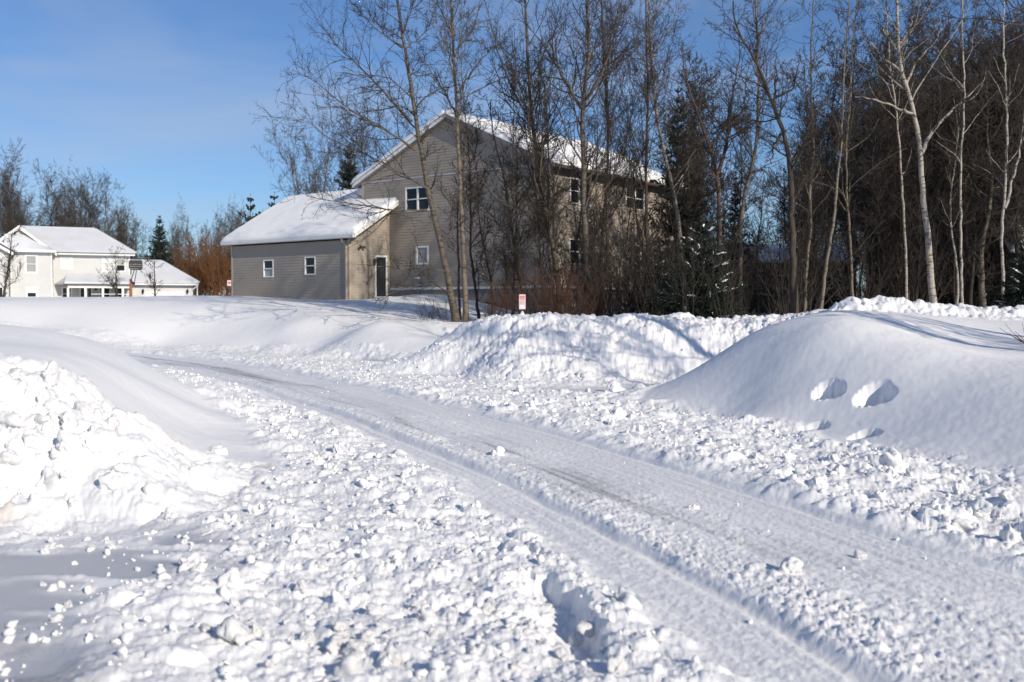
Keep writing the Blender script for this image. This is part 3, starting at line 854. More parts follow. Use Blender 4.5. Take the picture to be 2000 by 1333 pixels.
def window(parent, P, s0, s1, z0, z1, frame_m, pane_ms, mull=1, rail=True, fw=.075, name='window', proud=.035, label=None):
    """frame with optional mullions and a meeting rail, panes set back in it"""
    def bx(mb, a0, a1, b0, b1, o0, o1):
        pts = [P(a0, b0, o0), P(a1, b0, o0), P(a1, b1, o0), P(a0, b1, o0)]
        q = [P(a0, b0, o1), P(a1, b0, o1), P(a1, b1, o1), P(a0, b1, o1)]
        mb.add(pts + q, [(0, 3, 2, 1), (4, 5, 6, 7), (0, 1, 5, 4), (1, 2, 6, 5), (2, 3, 7, 6), (3, 0, 4, 7)])
    f = MB()
    bx(f, s0 - fw, s1 + fw, z1, z1 + fw, -.06, proud)
    bx(f, s0 - fw, s1 + fw, z0 - fw, z0, -.06, proud + .012)
    bx(f, s0 - fw, s0, z0, z1, -.06, proud); bx(f, s1, s1 + fw, z0, z1, -.06, proud)
    n = mull
    wv = (s1 - s0) / n
    for i in range(1, n):
        bx(f, s0 + i * wv - .045, s0 + i * wv + .045, z0, z1, -.06, proud - .006)
    zm = (z0 + z1) / 2
    if rail:
        for i in range(n):
            bx(f, s0 + i * wv + (.045 if i else 0), s0 + (i + 1) * wv - (.045 if i < n - 1 else 0), zm - .025, zm + .025, -.05, proud - .015)
    fo = f.build(name, frame_m, parent)
    if label: fo['label'] = label
    for i in range(n):
        zs = [(zm, z1), (z0, zm)] if rail else [(z0, z1)]
        for j, (za, zb) in enumerate(zs):
            g = MB(); o_ = -.03 - .012 * j
            bx(g, s0 + i * wv, s0 + (i + 1) * wv, za, zb, o_ - .02, o_)
            g.build('pane', pane_ms[min(j, len(pane_ms) - 1)], fo)
    return fo
def snow_slab(name, parent, O, U, Vv, N, nu, nv, thick, keep=None, seed=0, edge=.22, rag=0.0, mat=None, rough=1.0):
    """a blanket of snow on a roof plane: O corner, U and Vv edge vectors, N normal"""
    O, U, Vv, N = (np.array(a, float) for a in (O, U, Vv, N))
    a, b = np.meshgrid(np.linspace(0, 1, nu), np.linspace(0, 1, nv), indexing='ij')
    lu, lv = np.linalg.norm(U), np.linalg.norm(Vv)
    e = np.minimum.reduce([a * lu, (1 - a) * lu, b * lv, (1 - b) * lv])
    X, Y = a * lu + seed * 17.3, b * lv
    t = thick * (.25 + .75 * sstep(0, edge, e) ** .6) * (1 + rough * (.22 * vnoise(X, Y, 1.9, seed) + .14 * vnoise(X, Y, .6, seed + 1))) + rag * vnoise(X, Y, .35, seed + 2)
    t = np.maximum(t, .02)
    top = O + a[..., None] * U + b[..., None] * Vv + t[..., None] * N
    bot = O + a[..., None] * U + b[..., None] * Vv + .004 * N
    V = np.concatenate([top.reshape(-1, 3), bot.reshape(-1, 3)]); n0 = nu * nv
    i, j = np.meshgrid(np.arange(nu - 1), np.arange(nv - 1), indexing='ij')
    q = np.stack([i * nv + j, (i + 1) * nv + j, (i + 1) * nv + j + 1, i * nv + j + 1], -1).reshape(-1, 4)
    if keep is not None:
        cen = V[q].mean(1)
        q = q[[keep(p) for p in cen]]
    # rim
    ed = {}
    for f in q:
        for k in range(4):
            x, y = int(f[k]), int(f[(k + 1) % 4])
            if (y, x) in ed: del ed[(y, x)]
            else: ed[(x, y)] = 1
    rim = np.array([[y, x, x + n0, y + n0] for x, y in ed], np.int32)
    return mobj(name, V, np.concatenate([q, rim]), mat or M['snow_plain'], parent, smooth=True)

# --- the tan house: local x along the gable wall (0 at its right corner), local y into the house
HC = at(1075, 600, 48.0)
H_ROT = R(-37.3)
house = empty('house', (HC[0], HC[1], 0), H_ROT, 'large tan sided house with snowy roofs, an attached garage and a dark side door', 'house')
_hm = np.array([[math.cos(H_ROT), -math.sin(H_ROT)], [math.sin(H_ROT), math.cos(H_ROT)]])
def loc_hit(px, py, axis, val, org, M2):
    """pixel -> local (x, y, z) on a wall plane x = val or y = val of a turned building"""
    d = ray(px, py)
    o2 = M2.T @ (np.array([0, 0]) - np.array(org[:2])); d2 = M2.T @ d[:2]
    k = (val - o2[axis]) / d2[axis]
    p = o2 + k * d2
    return p[0], p[1], CAM_Z + d[2] * k
hh = lambda px, py, axis, val: loc_hit(px, py, axis, val, HC, _hm)
def rect_on(px0, px1, py0, py1, axis, val, hit=hh):
    a = hit(px0, (py0 + py1) / 2, axis, val); b = hit(px1, (py0 + py1) / 2, axis, val)
    cx = (px0 + px1) / 2
    t = hit(cx, py0, axis, val); u = hit(cx, py1, axis, val)
    k = 1 - axis
    return min(a[k], b[k]), max(a[k], b[k]), u[2], t[2]
FLOOR, EAVE, RIDGE, HW, HD = 2.72, 8.60, 11.50, 12.8, 12.8
HX = -HW / 2
SL = (RIDGE - EAVE) / (HW / 2)
GX0, GX1, GY0 = -20.5, -10.72, -3.01
G_EAVE, G_RY, G_RZ = 5.32, 1.8, 8.32
GOV = GY0 - .27
GSL = (G_RZ - G_EAVE) / (G_RY - GOV)
Pg = lambda s, z, o: (s, -o, z)                 # main gable wall, faces -y
Ps = lambda s, z, o: (o, s, z)                  # right side wall, faces +x
Pf = lambda s, z, o: (s, GY0 - o, z)            # garage front
Pd = lambda s, z, o: (GX1 + o, s, z)            # garage side with the door
win_big = rect_on(794, 838, 368, 410, 1, 0)
win_sm = rect_on(815, 835, 484, 514, 1, 0)
def gable_outline(z):
    if z <= EAVE: return (-HW, 0)
    d = (z - EAVE) / SL
    return (-HW + d, -d)
mb = MB(); wall_rows(mb, gable_outline, FLOOR, RIDGE - .06, [win_big, win_sm], Pg)
mb.build('gable_wall', M['siding'], house)
s_wins = [(rect_on(1114, 1148, 352, 398, 0, 0), 2), (rect_on(1223, 1257, 368, 408, 0, 0), 2), (rect_on(1113, 1150, 470, 515, 0, 0), 2), (rect_on(1235, 1250, 481, 514, 0, 0), 1)]
mb = MB(); wall_rows(mb, lambda z: (0, HD), FLOOR, EAVE, [q[0] for q in s_wins], Ps)
mb.build('side_wall', M['siding'], house)
mb = MB(); wall_rows(mb, lambda z: (0, HD), FLOOR, EAVE, [], lambda s, z, o: (-HW - o, s, z)); mb.build('far_side_wall', M['siding'], house)
mb = MB(); wall_rows(mb, gable_outline, FLOOR, RIDGE - .06, [], lambda s, z, o: (s, HD + o, z)); mb.build('back_wall', M['siding'], house)
g_wins = [rect_on(516, 533, 510, 540, 1, GY0), rect_on(597, 615, 504, 535, 1, GY0)]
mb = MB(); wall_rows(mb, lambda z: (GX0, GX1), 1.4, G_EAVE - .12, g_wins, Pf); mb.build('garage_front_wall', M['siding'], house)
door_r = rect_on(734, 753, 503, 579, 0, GX1)
def gside(z):
    lo = GY0 if z < G_EAVE else GY0 + (z - G_EAVE + .28) / GSL - .3
    return (max(GY0, min(lo, -.02)), -.02)
mb = MB(); wall_rows(mb, gside, 1.4, 7.3, [(door_r[0], door_r[1], 1.4, door_r[3])], Pd); mb.build('garage_side_wall', M['siding'], house)
def gend(z):
    d = max(0, (z - G_EAVE)) / GSL
    return (GY0 + d, 6.6 - d)
mb = MB(); wall_rows(mb, gend, 1.4, G_RZ - .2, [], lambda s, z, o: (GX0 - o, s, z)); mb.build('garage_end_wall', M['siding'], house)
# trims
t = MB()
t.box(-.10, .045, -.045, -.021, FLOOR, EAVE); t.box(.021, .045, -.021, .10, FLOOR, EAVE)
t.build('corner_trim', M['trim'], house)
t = MB(); t.box(-HW - .045, -HW + .10, -.045, -.021, 7.6, EAVE)
t.build('corner_trim', M['trim'], house)
t = MB()
t.box(GX0 - .045, GX0 + .09, GY0 - .045, GY0 - .021, 1.4, G_EAVE - .1); t.build('garage_corner_trim', M['trim'], house)
t = MB(); t.box(GX1 - .09, GX1 + .045, GY0 - .045, GY0 - .021, 1.4, G_EAVE - .1)
t.box(GX1 + .021, GX1 + .045, GY0 - .021, GY0 + .10, 1.4, G_EAVE - .05)
t.build('garage_corner_trim', M['trim'], house)
t = MB(); t.box(-HW + .1, -.10, -.042, -.019, EAVE - .04, EAVE + .015); t.build('belt_trim', M['gutter'], house)
t = MB(); t.box(-10.55, .06, -.12, -.022, FLOOR - .10, FLOOR + .015); t.box(.022, .12, -.02, HD, FLOOR - .10, FLOOR + .015); t.build('water_table', M['white'], house)
# foundation and the dark boarded opening under it
t = MB(); t.box(-10.7, -.02, .0, .25, 1.95, FLOOR - .10); t.box(-10.7, -9.0, .0, .25, .2, 1.95); t.box(-3.3, -.02, .0, .25, .2, 1.95)
t.box(-.27, -.02, .26, HD, .2, FLOOR - .10); t.build('foundation', M['concrete'], house)
t = MB()
for i in range(19):
    t.box(-9.0 + i * .3, -8.72 + i * .3, .12, .17, .2, 1.94)
t.box(-9.0, -3.3, .18, .24, .2, 1.94)
t.build('basement_door', M['dark_wood'], house)
# windows and door
window(house, Pg, *win_big, M['white'], [M['glass']], 2, True, .085)
window(house, Pg, *win_sm, M['white'], [M['blind']], 1, False, .085)
for r_, n_ in s_wins:
    window(house, Ps, *r_, M['white'], [M['glass']], n_, True, .07)
window(house, Pf, *g_wins[0], M['white'], [M['glass'], M['blind']], 1, True, .065)
window(house, Pf, *g_wins[1], M['white'], [M['glass']], 1, True, .065)
d0, d1_, dz0, dz1 = door_r
t = MB()
t.box(GX1 - .05, GX1 + .05, d0 - .10, d0, 1.4, dz1 + .10); t.box(GX1 - .05, GX1 + .05, d1_, d1_ + .10, 1.4, dz1 + .10); t.box(GX1 - .05, GX1 + .049, d0, d1_, dz1, dz1 + .10)
dr = t.build('door', M['white'], house)
t = MB(); t.box(GX1 - .045, GX1 - .01, d0, d1_, dz0 - .4, dz1); t.build('door_leaf', M['door_dark'], dr)
t = MB(); t.box(GX1 - .01, GX1 + .008, d0 + .05, d1_ - .05, dz0 + .95, dz0 + 1.0); t.box(GX1 - .01, GX1 + .008, d0, d0 + .05, dz0, dz1); t.box(GX1 - .01, GX1 + .008, d1_ - .05, d1_, dz0, dz1)
t.build('door_rail', M['black'], dr)
t = MB(); t.box(GX1 + .05, GX1 + 1.1, d0 - .3, d1_ + .3, dz0 - .55, dz0 - .02); t.build('door_step', M['snow_plain'], house, bevel=.05)
# main roof: two slabs, rake boards, gutter, soffit
OV, OG, TH_ = .45, .30, .16
for sgn, nm in ((1, 'roof'), (-1, 'roof')):
    xe = HX + sgn * (HW / 2 + OV); ze = EAVE - OV * SL
    t = MB()
    t.slab([(HX, -OG, RIDGE), (xe, -OG, ze), (xe, HD + OG, ze), (HX, HD + OG, RIDGE)][::sgn], (0, 0, TH_))
    t.build(nm, M['shingle'], house)
    t = MB(); t.slab([(HX, -OG - .002, RIDGE - .03), (xe - sgn * .0, -OG - .002, ze - .03), (xe, -OG - .002, ze + .18), (HX, -OG - .002, RIDGE + .18)][::sgn], (0, -.03, 0))
    t.build('rake_board', M['white'] if sgn < 0 else M['soffit'], house)
    t = MB(); t.slab([(HX, -OG + .01, RIDGE - .012), (xe, -OG + .01, ze - .012), (xe, -.03, ze - .012), (HX, -.03, RIDGE - .012)][::sgn], (0, 0, -.02))
    t.build('soffit', M['soffit'], house)
    t = MB(); t.box(min(xe, xe + sgn * .13), max(xe, xe + sgn * .13), -OG + .03, HD + OG, ze - .04, ze + .11)
    t.build('gutter', M['gutter_dark'] if sgn > 0 else M['white'], house)
    nrm = Vector((sgn * SL, 0, 1)).normalized()
    ex, ez = xe + sgn * .10, ze + TH_ - .10 * SL
    snow_slab('roof_snow', house, (HX, -OG - .10, RIDGE + TH_), (ex - HX, 0, ez - RIDGE - TH_) if sgn > 0 else (0, HD + 2 * OG + .1, 0),
              (0, HD + 2 * OG + .1, 0) if sgn > 0 else (ex - HX, 0, ez - RIDGE - TH_), tuple(nrm), 60 if sgn > 0 else 110, 110 if sgn > 0 else 60, .30, seed=3 + sgn, rag=.02)
# garage roof
gz = lambda y: G_EAVE + GSL * (y - GOV)
for x0, x1, y1 in ((-21.05, -12.83, G_RY), (-12.83, -10.05, -.035)):
    t = MB(); t.slab([(x0, GOV, gz(GOV)), (x1, GOV, gz(GOV)), (x1, y1, gz(y1)), (x0, y1, gz(y1))], (0, 0, .15)); t.build('garage_roof', M['shingle'], house)
t = MB(); t.slab([(-21.05, G_RY, G_RZ), (-12.83, G_RY, G_RZ), (-12.83, 7.1, G_EAVE), (-21.05, 7.1, G_EAVE)], (0, 0, .15)); t.build('garage_roof', M['shingle'], house)
t = MB(); t.slab([(-10.048, GOV, gz(GOV) - .04), (-10.048, -.03, gz(-.03) - .04), (-10.048, -.03, gz(-.03) + .17), (-10.048, GOV, gz(GOV) + .17)], (.03, 0, 0)); t.build('rake_board', M['white'], house)
t = MB(); t.slab([(-21.052, GOV, gz(GOV) - .04), (-21.052, G_RY, G_RZ - .04), (-21.052, G_RY, G_RZ + .17), (-21.052, GOV, gz(GOV) + .17)], (-.03, 0, 0)); t.build('rake_board', M['white'], house)
t = MB(); t.slab([(-21.0, GOV + .02, gz(GOV) - .02), (-10.06, GOV + .02, gz(GOV) - .02), (-10.06, -3.03, gz(GOV) - .02), (-21.0, -3.03, gz(GOV) - .02)], (0, 0, -.025)); t.build('garage_soffit', M['soffit'], house)
t = MB(); t.slab([(-10.7, -3.0, gz(-3.0) - .02), (-10.06, -3.0, gz(-3.0) - .02), (-10.06, -.03, gz(-.03) - .02), (-10.7, -.03, gz(-.03) - .02)], (0, 0, -.02)); t.build('garage_soffit', M['soffit'], house)
t = MB(); t.slab([(-21.05, GOV - .01, G_EAVE - .05), (-21.05, GOV - .12, G_EAVE - .02), (-21.05, GOV - .15, G_EAVE + .13), (-21.05, GOV - .01, G_EAVE + .13)], (11.0, 0, 0)); t.build('garage_gutter', M['white'], house)
gn = Vector((0, -GSL, 1)).normalized()
snow_slab('garage_roof_snow', house, (-21.1, GOV - .02, gz(GOV - .02) + .15), (11.1, 0, 0), (0, G_RY - GOV + .02, G_RZ - gz(GOV - .02)), tuple(gn), 120, 60, .26,
          keep=lambda p: not (p[0] > -12.80 and p[1] > -.06), seed=9, edge=.3, rag=.004, rough=.35)
gn2 = Vector((0, GSL, 1)).normalized()
snow_slab('garage_roof_snow', house, (-21.1, G_RY, G_RZ + .15), (8.25, 0, 0), (0, 5.3, -3.0), tuple(gn2), 50, 30, .26, seed=10, edge=.3)
# drift of snow behind the garage ridge, against the house wall
t = snow_slab('garage_roof_snow', house, (-14.6, .3, gz(.3) + .32), (1.76, 0, .28), (0, 2.6, 1.2), (0, -.35, .93), 20, 20, .34, seed=12, edge=.9)
# downspout, elbow, meter, lamps
t = MB()
t.beam((-10.95, GOV - .06, G_EAVE - .02), (-10.95, GOV - .02, G_EAVE - .16), .09); t.beam((-10.95, GOV - .02, G_EAVE - .16), (-10.86, -3.10, G_EAVE - .42), .085)
t.beam((-10.86, -3.10, G_EAVE - .42), (-10.86, -3.10, 1.6), .085)
t.build('downspout', M['trim'], house)
fl = hh(703, 482, 0, GX1)
t = MB(); t.tube((GX1 + .02, fl[1], fl[2]), (GX1 + .10, fl[1], fl[2]), .06); t.tube((GX1 + .10, fl[1] - .02, fl[2]), (GX1 + .24, fl[1] - .20, fl[2] - .07), .035, .075); t.tube((GX1 + .10, fl[1] + .02, fl[2]), (GX1 + .24, fl[1] + .20, fl[2] - .05), .035, .075)
t.build('floodlight', M['lamp_metal'], house)
fl = hh(729, 512, 0, GX1)
t = MB(); t.tube((GX1 + .02, fl[1], fl[2]), (GX1 + .09, fl[1], fl[2]), .05); t.tube((GX1 + .13, fl[1], fl[2] - .14), (GX1 + .13, fl[1], fl[2] + .12), .055, .085, 6); t.tube((GX1 + .13, fl[1], fl[2] + .12), (GX1 + .13, fl[1], fl[2] + .21), .09, .01, 6); t.tube((GX1 + .13, fl[1], fl[2] - .20), (GX1 + .13, fl[1], fl[2] - .14), .02, .05, 6)
t.build('wall_lantern', M['lamp_metal'], house)
mt = hh(819, 553, 1, 0)
t = MB(); t.box(mt[0] - .13, mt[0] + .13, -.20, -.03, mt[2] - .20, mt[2] + .22); t.tube((mt[0], -.20, mt[2] + .05), (mt[0], -.29, mt[2] + .05), .085); t.tube((mt[0], -.10, mt[2] - .9), (mt[0], -.10, mt[2] - .2), .03)
me_ = t.build('electric_meter', M['metal_grey'], house, bevel=.01)
snow_slab('snow_cap', me_, (mt[0] - .15, -.25, mt[2] + .222), (.30, 0, 0), (0, .2, 0), (0, 0, 1), 8, 6, .10, seed=31, edge=.08)
t = MB(); t.slab([(HX - .30, -.045, 10.1), (HX + .30, -.045, 10.1), (HX + .30, -.045, 10.7), (HX - .30, -.045, 10.7)], (0, .025, 0))

# --- heat-pump cabinets at the foot of the house
def ac_unit(px, py_top, Y, wd, ht, label, rz):
    p = at(px, py_top, Y)
    e = empty('air_conditioner', (p[0], p[1], p[2] - ht), rz, label, 'air conditioner')
    t = MB(); t.box(-wd / 2, wd / 2, -wd / 2, wd / 2, 0, ht); t.build('cabinet', M['metal_grey'], e, bevel=.03)
    t = MB()
    for k in range(9):
        t.box(-wd / 2 + .06, wd / 2 - .06, -wd / 2 - .014, -wd / 2 - .002, .10 + k * (ht - .2) / 9, .135 + k * (ht - .2) / 9)
        t.box(wd / 2 + .002, wd / 2 + .014, -wd / 2 + .06, wd / 2 - .06, .10 + k * (ht - .2) / 9, .135 + k * (ht - .2) / 9)
    t.build('louvre', M['black'], e)
    snow_slab('snow_cap', e, (-wd / 2 - .02, -wd / 2 - .02, ht + .002), (wd + .04, 0, 0), (0, wd + .04, 0), (0, 0, 1), 12, 12, .09, seed=int(px), edge=.1)
ac_unit(934, 614, 44.2, .55, .85, 'grey air conditioner cabinet half buried in snow near the two slim trunks', R(-37))
ac_unit(1060, 601, 43.5, .50, .95, 'grey cabinet with a cap of snow just right of the small pink sign', R(-30))

# --- the small sign on its post (its lines of print are too small to read)
sp_ = at(1020, 590, 31.5)
zb = ground_z(sp_[0], sp_[1])
sign = empty('sign', (sp_[0], sp_[1], zb), R(9), 'small faded pink and white sign on a dark red post above the rough pile', 'sign')
zs = sp_[2] - zb
t = MB(); t.box(-.055, .055, .012, .10, -.6, zs + .1); t.build('post', M['post_red'], sign, bevel=.008)
t = MB(); t.box(-.105, .105, -.012, .01, zs - .235, zs + .235); pl = t.build('panel', M['sign_pink'], sign, bevel=.006)
t = MB()
for k, (z_, h_, w_) in enumerate([(.165, .045, .085), (.115, .035, .082), (.065, .022, .062)]):
    for q in range(7):
        x0 = -w_ + q * (2 * w_ / 7)
        t.box(x0, x0 + 2 * w_ / 7 * (.82 if (q + k) % 3 else .6), -.015, -.0125, zs + z_ - h_ / 2, zs + z_ + h_ / 2)
t.build('print', M['sign_red'], pl)
t = MB()
for k in range(4):
    t.box(-.03 - .012 * (k % 2), .075, -.015, -.0125, zs + .028 - k * .026, zs + .037 - k * .026)
t.box(-.075, -.05, -.015, -.0125, zs - .055, zs + .03)
t.box(-.075, .05, -.015, -.0125, zs - .085, zs - .078)
t.build('print', M['sign_grey'], pl)
t = MB(); t.box(-.075, .065, -.0155, -.0125, zs - .205, zs - .098); t.build('lower_panel', M['sign_white'], pl)
# tiny board near the garage's far corner
p = at(449, 551, 75)
e = empty('yard_sign', (p[0], p[1], p[2] - 1.3), R(20), 'tiny pink and white yard sign just left of the garage corner', 'sign')
t = MB(); t.box(-.03, .03, .02, .06, 0, 1.5); t.build('post', M['dark_wood'], e)
t = MB(); t.box(-.19, .19, -.01, .02, 1.0, 1.42); t.build('panel', M['sign_pink'], e)
t = MB(); t.box(-.13, .13, -.014, -.011, 1.16, 1.3); t.build('print', M['sign_red'], e)

# --- the white house far left, square to the line of sight
LO = at(190, 600, 105.0)
L_ROT = R(24)
lh = empty('house', (LO[0], LO[1], 0), L_ROT, 'white two-storey house with a porch and snowy roofs beyond the snow bank', 'house')
_lm = np.array([[math.cos(L_ROT), -math.sin(L_ROT)], [math.sin(L_ROT), math.cos(L_ROT)]])
lhit = lambda px, py, axis, val: loc_hit(px, py, axis, val, LO, _lm)
lr = lambda a, b, cc, d, y=0.0: rect_on(a, b, cc, d, 1, y, lhit)
PL = lambda y: (lambda s, z, o: (s, y - o, z))
GZ0 = 1.8
YW = -1.7            # the projecting wing
x_l = lhit(104, 550, 1, 0)[0]; x_r = lhit(254, 550, 1, 0)[0]
e_z = lhit(180, 498, 1, 0)[2]
r_z = lhit(120, 446, 1, 4.5)[2]
xr_r = lhit(184, 447, 1, 4.5)[0]; xr_l = lhit(40, 443, 1, 4.5)[0]
w1, w2 = lr(121, 139, 505, 524), lr(202, 215, 507, 529)
w3 = lr(228, 243, 507, 529)
w4 = lr(123, 138, 563, 586); dr_ = lr(158, 166, 563, 595); sdl = lr(172, 178, 563, 590); w5 = lr(196, 214, 563, 586); w6 = lr(224, 239, 563, 586)
mb = MB(); wall_rows(mb, lambda z: (x_l, x_r), GZ0, e_z, [w1, w2, w3, w4, w5, w6, sdl, (dr_[0], dr_[1], GZ0, dr_[3])], PL(0), row=.16, out=.02)
mb.build('front_wall', M['house_white'], lh)
t = MB(); t.box(x_r - .2, x_r - .0, .02, 9, GZ0, e_z); t.build('side_wall', M['house_white'], lh)
t = MB(); t.box(x_r - .12, x_r + .03, -.05, -.023, GZ0, e_z); t.build('corner_trim', M['white'], lh)
wx0, wx1 = lhit(19, 540, 1, YW)[0], lhit(102, 540, 1, YW)[0]
we = lhit(60, 492, 1, YW)[2]
v1, v2 = lr(52, 70, 501, 531, YW), lr(54, 70, 564, 580, YW)
mb = MB(); wall_rows(mb, lambda z: (wx0, wx1), GZ0, we, [v1, v2], PL(YW), row=.16, out=.02); mb.build('wing_wall', M['house_white'], lh)
mb = MB(); wall_rows(mb, lambda z: (YW, .0), GZ0, we, [], lambda s, z, o: (wx1 + o, s, z), row=.16, out=.02); mb.build('wing_side_wall', M['house_white'], lh)
t = MB(); t.box(wx1 - .1, wx1 + .03, YW - .05, YW - .023, GZ0, we); t.build('corner_trim', M['white'], lh)
for r_, pm in ((w1, [M['blind_white']]), (w2, [M['blind_white']]), (w3, [M['blind'], M['glass']]), (w4, [M['glass']]), (w5, [M['glass']]), (w6, [M['glass']])):
    window(lh, PL(0), *r_, M['white'], pm, 1, True, .14)
window(lh, PL(0), *sdl, M['white'], [M['glass']], 1, False, .14)
window(lh, PL(YW), *v1, M['white'], [M['blind']], 1, True, .17)
window(lh, PL(YW), *v2, M['white'], [M['blind_white'], M['glass']], 1, True, .17)
t = MB(); t.box(dr_[0] - .14, dr_[0], -.06, .05, GZ0, dr_[3] + .14); t.box(dr_[1], dr_[1] + .14, -.06, .05, GZ0, dr_[3] + .14); t.box(dr_[0], dr_[1], -.059, .05, dr_[3], dr_[3] + .14)
fd = t.build('door', M['white'], lh)
t = MB(); t.box(dr_[0], dr_[1], -.01, .04, GZ0, dr_[3]); t.build('door_leaf', M['door_dark'], fd)
# main roof: front slope with a hip on the right, snow all over
ov = .5
def roof_face(name, pts, mat, up=.0, th=.15):
    t = MB(); n_ = (Vector(pts[1]) - Vector(pts[0])).cross(Vector(pts[2]) - Vector(pts[0])).normalized()
    if n_.z < 0: n_ = -n_
    t.slab([tuple(Vector(p) + n_ * up) for p in pts], tuple(n_ * th)); return t.build(name, mat, lh)
FL, FR_ = (x_l - 1.0, -ov, e_z + .05), (x_r + ov, -ov, e_z + .05)
RL, RR = (xr_l - .3, 4.5, r_z - .2), (xr_r, 4.5, r_z - .2)
roof_face('roof', [FL, FR_, RR, RL], M['shingle'])
roof_face('roof_snow', [FL, FR_, RR, RL], M['snow_roof'], .155, .22)
BR = (x_r + ov, 9.5, e_z + .05)
roof_face('roof', [FR_, BR, RR], M['shingle'], 0.004); roof_face('roof_snow', [FR_, BR, RR], M['snow_roof'], .165, .2)
t = MB(); t.box(x_l + .0, x_r + ov, -ov - .14, -ov, e_z - .07, e_z + .08); t.build('gutter', M['white'], lh)
t = MB(); t.box(x_l, x_r + ov, -ov, -.03, e_z - .05, e_z - .02); t.build('soffit', M['white'], lh)
# cross gable over the wing
gx = lhit(38, 444, 1, -.4); gr = lhit(111, 497, 1, -.4); gl = lhit(2, 478, 1, -.4)
t = MB(); t.poly([(gx[0], -.28, gx[2] - .15), (gr[0] - .6, -.28, gr[2] + .3), (wx0 - .6, -.28, gr[2] + .3)]); t.build('gable_wall', M['house_white'], lh)
t = MB(); t.slab([(gx[0], -.75, gx[2] - .22), (gr[0], -.75, gr[2] - .22), (gr[0], -.75, gr[2] + .12), (gx[0], -.75, gx[2] + .16)], (0, -.06, 0)); t.build('rake_board', M['white'], lh)
slp = (gx[2] - gr[2]) / (gr[0] - gx[0])
t = MB(); t.slab([(gx[0], -.75, gx[2] - .22), (gx[0] - 6.5, -.75, gx[2] - .22 - 6.5 * slp), (gx[0] - 6.5, -.75, gx[2] + .14 - 6.5 * slp), (gx[0], -.75, gx[2] + .16)][::-1], (0, -.06, 0)); t.build('rake_board', M['white'], lh)
roof_face('roof', [(gx[0], -.74, gx[2]), (gr[0], -.74, gr[2] - .04), (gr[0], 4.4, gr[2] - .04), (gx[0], 4.4, gx[2])], M['shingle'])
roof_face('roof', [(gx[0], -.74, gx[2]), (gx[0] - 6.5, -.74, gx[2] - 6.5 * slp), (gx[0] - 6.5, 4.4, gx[2] - 6.5 * slp), (gx[0], 4.4, gx[2])], M['shingle'])
# wing roof: one snowy slope towards us
wt = lhit(38, 461, 1, -.35)[2]
WF = [(wx0 - .5, YW - .5, we + .06), (wx1 + .35, YW - .5, we + .06), (wx1 + .1, -.35, we + 1.0), (gx[0] + 1.6, -.35, wt), (gx[0] - 2.4, -.35, wt - .1), (wx0 - .5, -.35, we + 1.2)]
t = MB(); t.slab(WF[:1] + [WF[1], (wx1 + .35, -.32, we + .06 + .0), (wx0 - .5, -.32, we + .06)], (0, 0, -.12)); t.build('wing_soffit', M['white'], lh)
nx_, ny_ = 40, 24
aa, bb = np.meshgrid(np.linspace(0, 1, nx_), np.linspace(0, 1, ny_), indexing='ij')
topz = np.interp(wx0 - .5 + aa * (wx1 - wx0 + .85), [wx0 - .5, gx[0] - 2.2, gx[0] + .4, wx1 + .35], [we + 1.5, wt + .1, wt + .2, we + .25])
sx_, sy_ = wx0 - .5 + aa * (wx1 - wx0 + .85), YW - .55 + bb * (-.35 - YW + .55)
sz_ = we + .22 + (topz - we - .22) * bb ** .9 + .05 * vnoise(sx_, sy_, 1.2, 5)
SV = np.stack([sx_, sy_, sz_], -1).reshape(-1, 3); SB = SV.copy(); SB[:, 2] = we + .02
ii_, jj_ = np.meshgrid(np.arange(nx_ - 1), np.arange(ny_ - 1), indexing='ij')
sq = np.stack([ii_ * ny_ + jj_, (ii_ + 1) * ny_ + jj_, (ii_ + 1) * ny_ + jj_ + 1, ii_ * ny_ + jj_ + 1], -1).reshape(-1, 4)
n0 = nx_ * ny_
rim = [[i * ny_, i * ny_ + n0, (i + 1) * ny_ + n0, (i + 1) * ny_] for i in range(nx_ - 1)] + [[(nx_ - 1) * ny_ + j, (nx_ - 1) * ny_ + j + n0, (nx_ - 1) * ny_ + j + 1 + n0, (nx_ - 1) * ny_ + j + 1] for j in range(ny_ - 1)] + [[j, j + 1, j + 1 + n0, j + n0] for j in range(ny_ - 1)]
mobj('wing_roof_snow', np.concatenate([SV, SB]), np.concatenate([sq, np.array(rim)]), M['snow_roof'], lh, True)
t = MB(); t.box(wx0 - .5, wx1 + .4, YW - .66, YW - .52, we - .06, we + .10); t.build('gutter', M['white'], lh)
t = MB(); t.beam((wx0 + .15, YW - .56, we - .05), (wx0 + .15, YW - .12, we - .5), .10); t.beam((wx0 + .15, YW - .12, we - .5), (wx0 + .15, YW - .12, GZ0), .10); t.build('downspout', M['white'], lh)
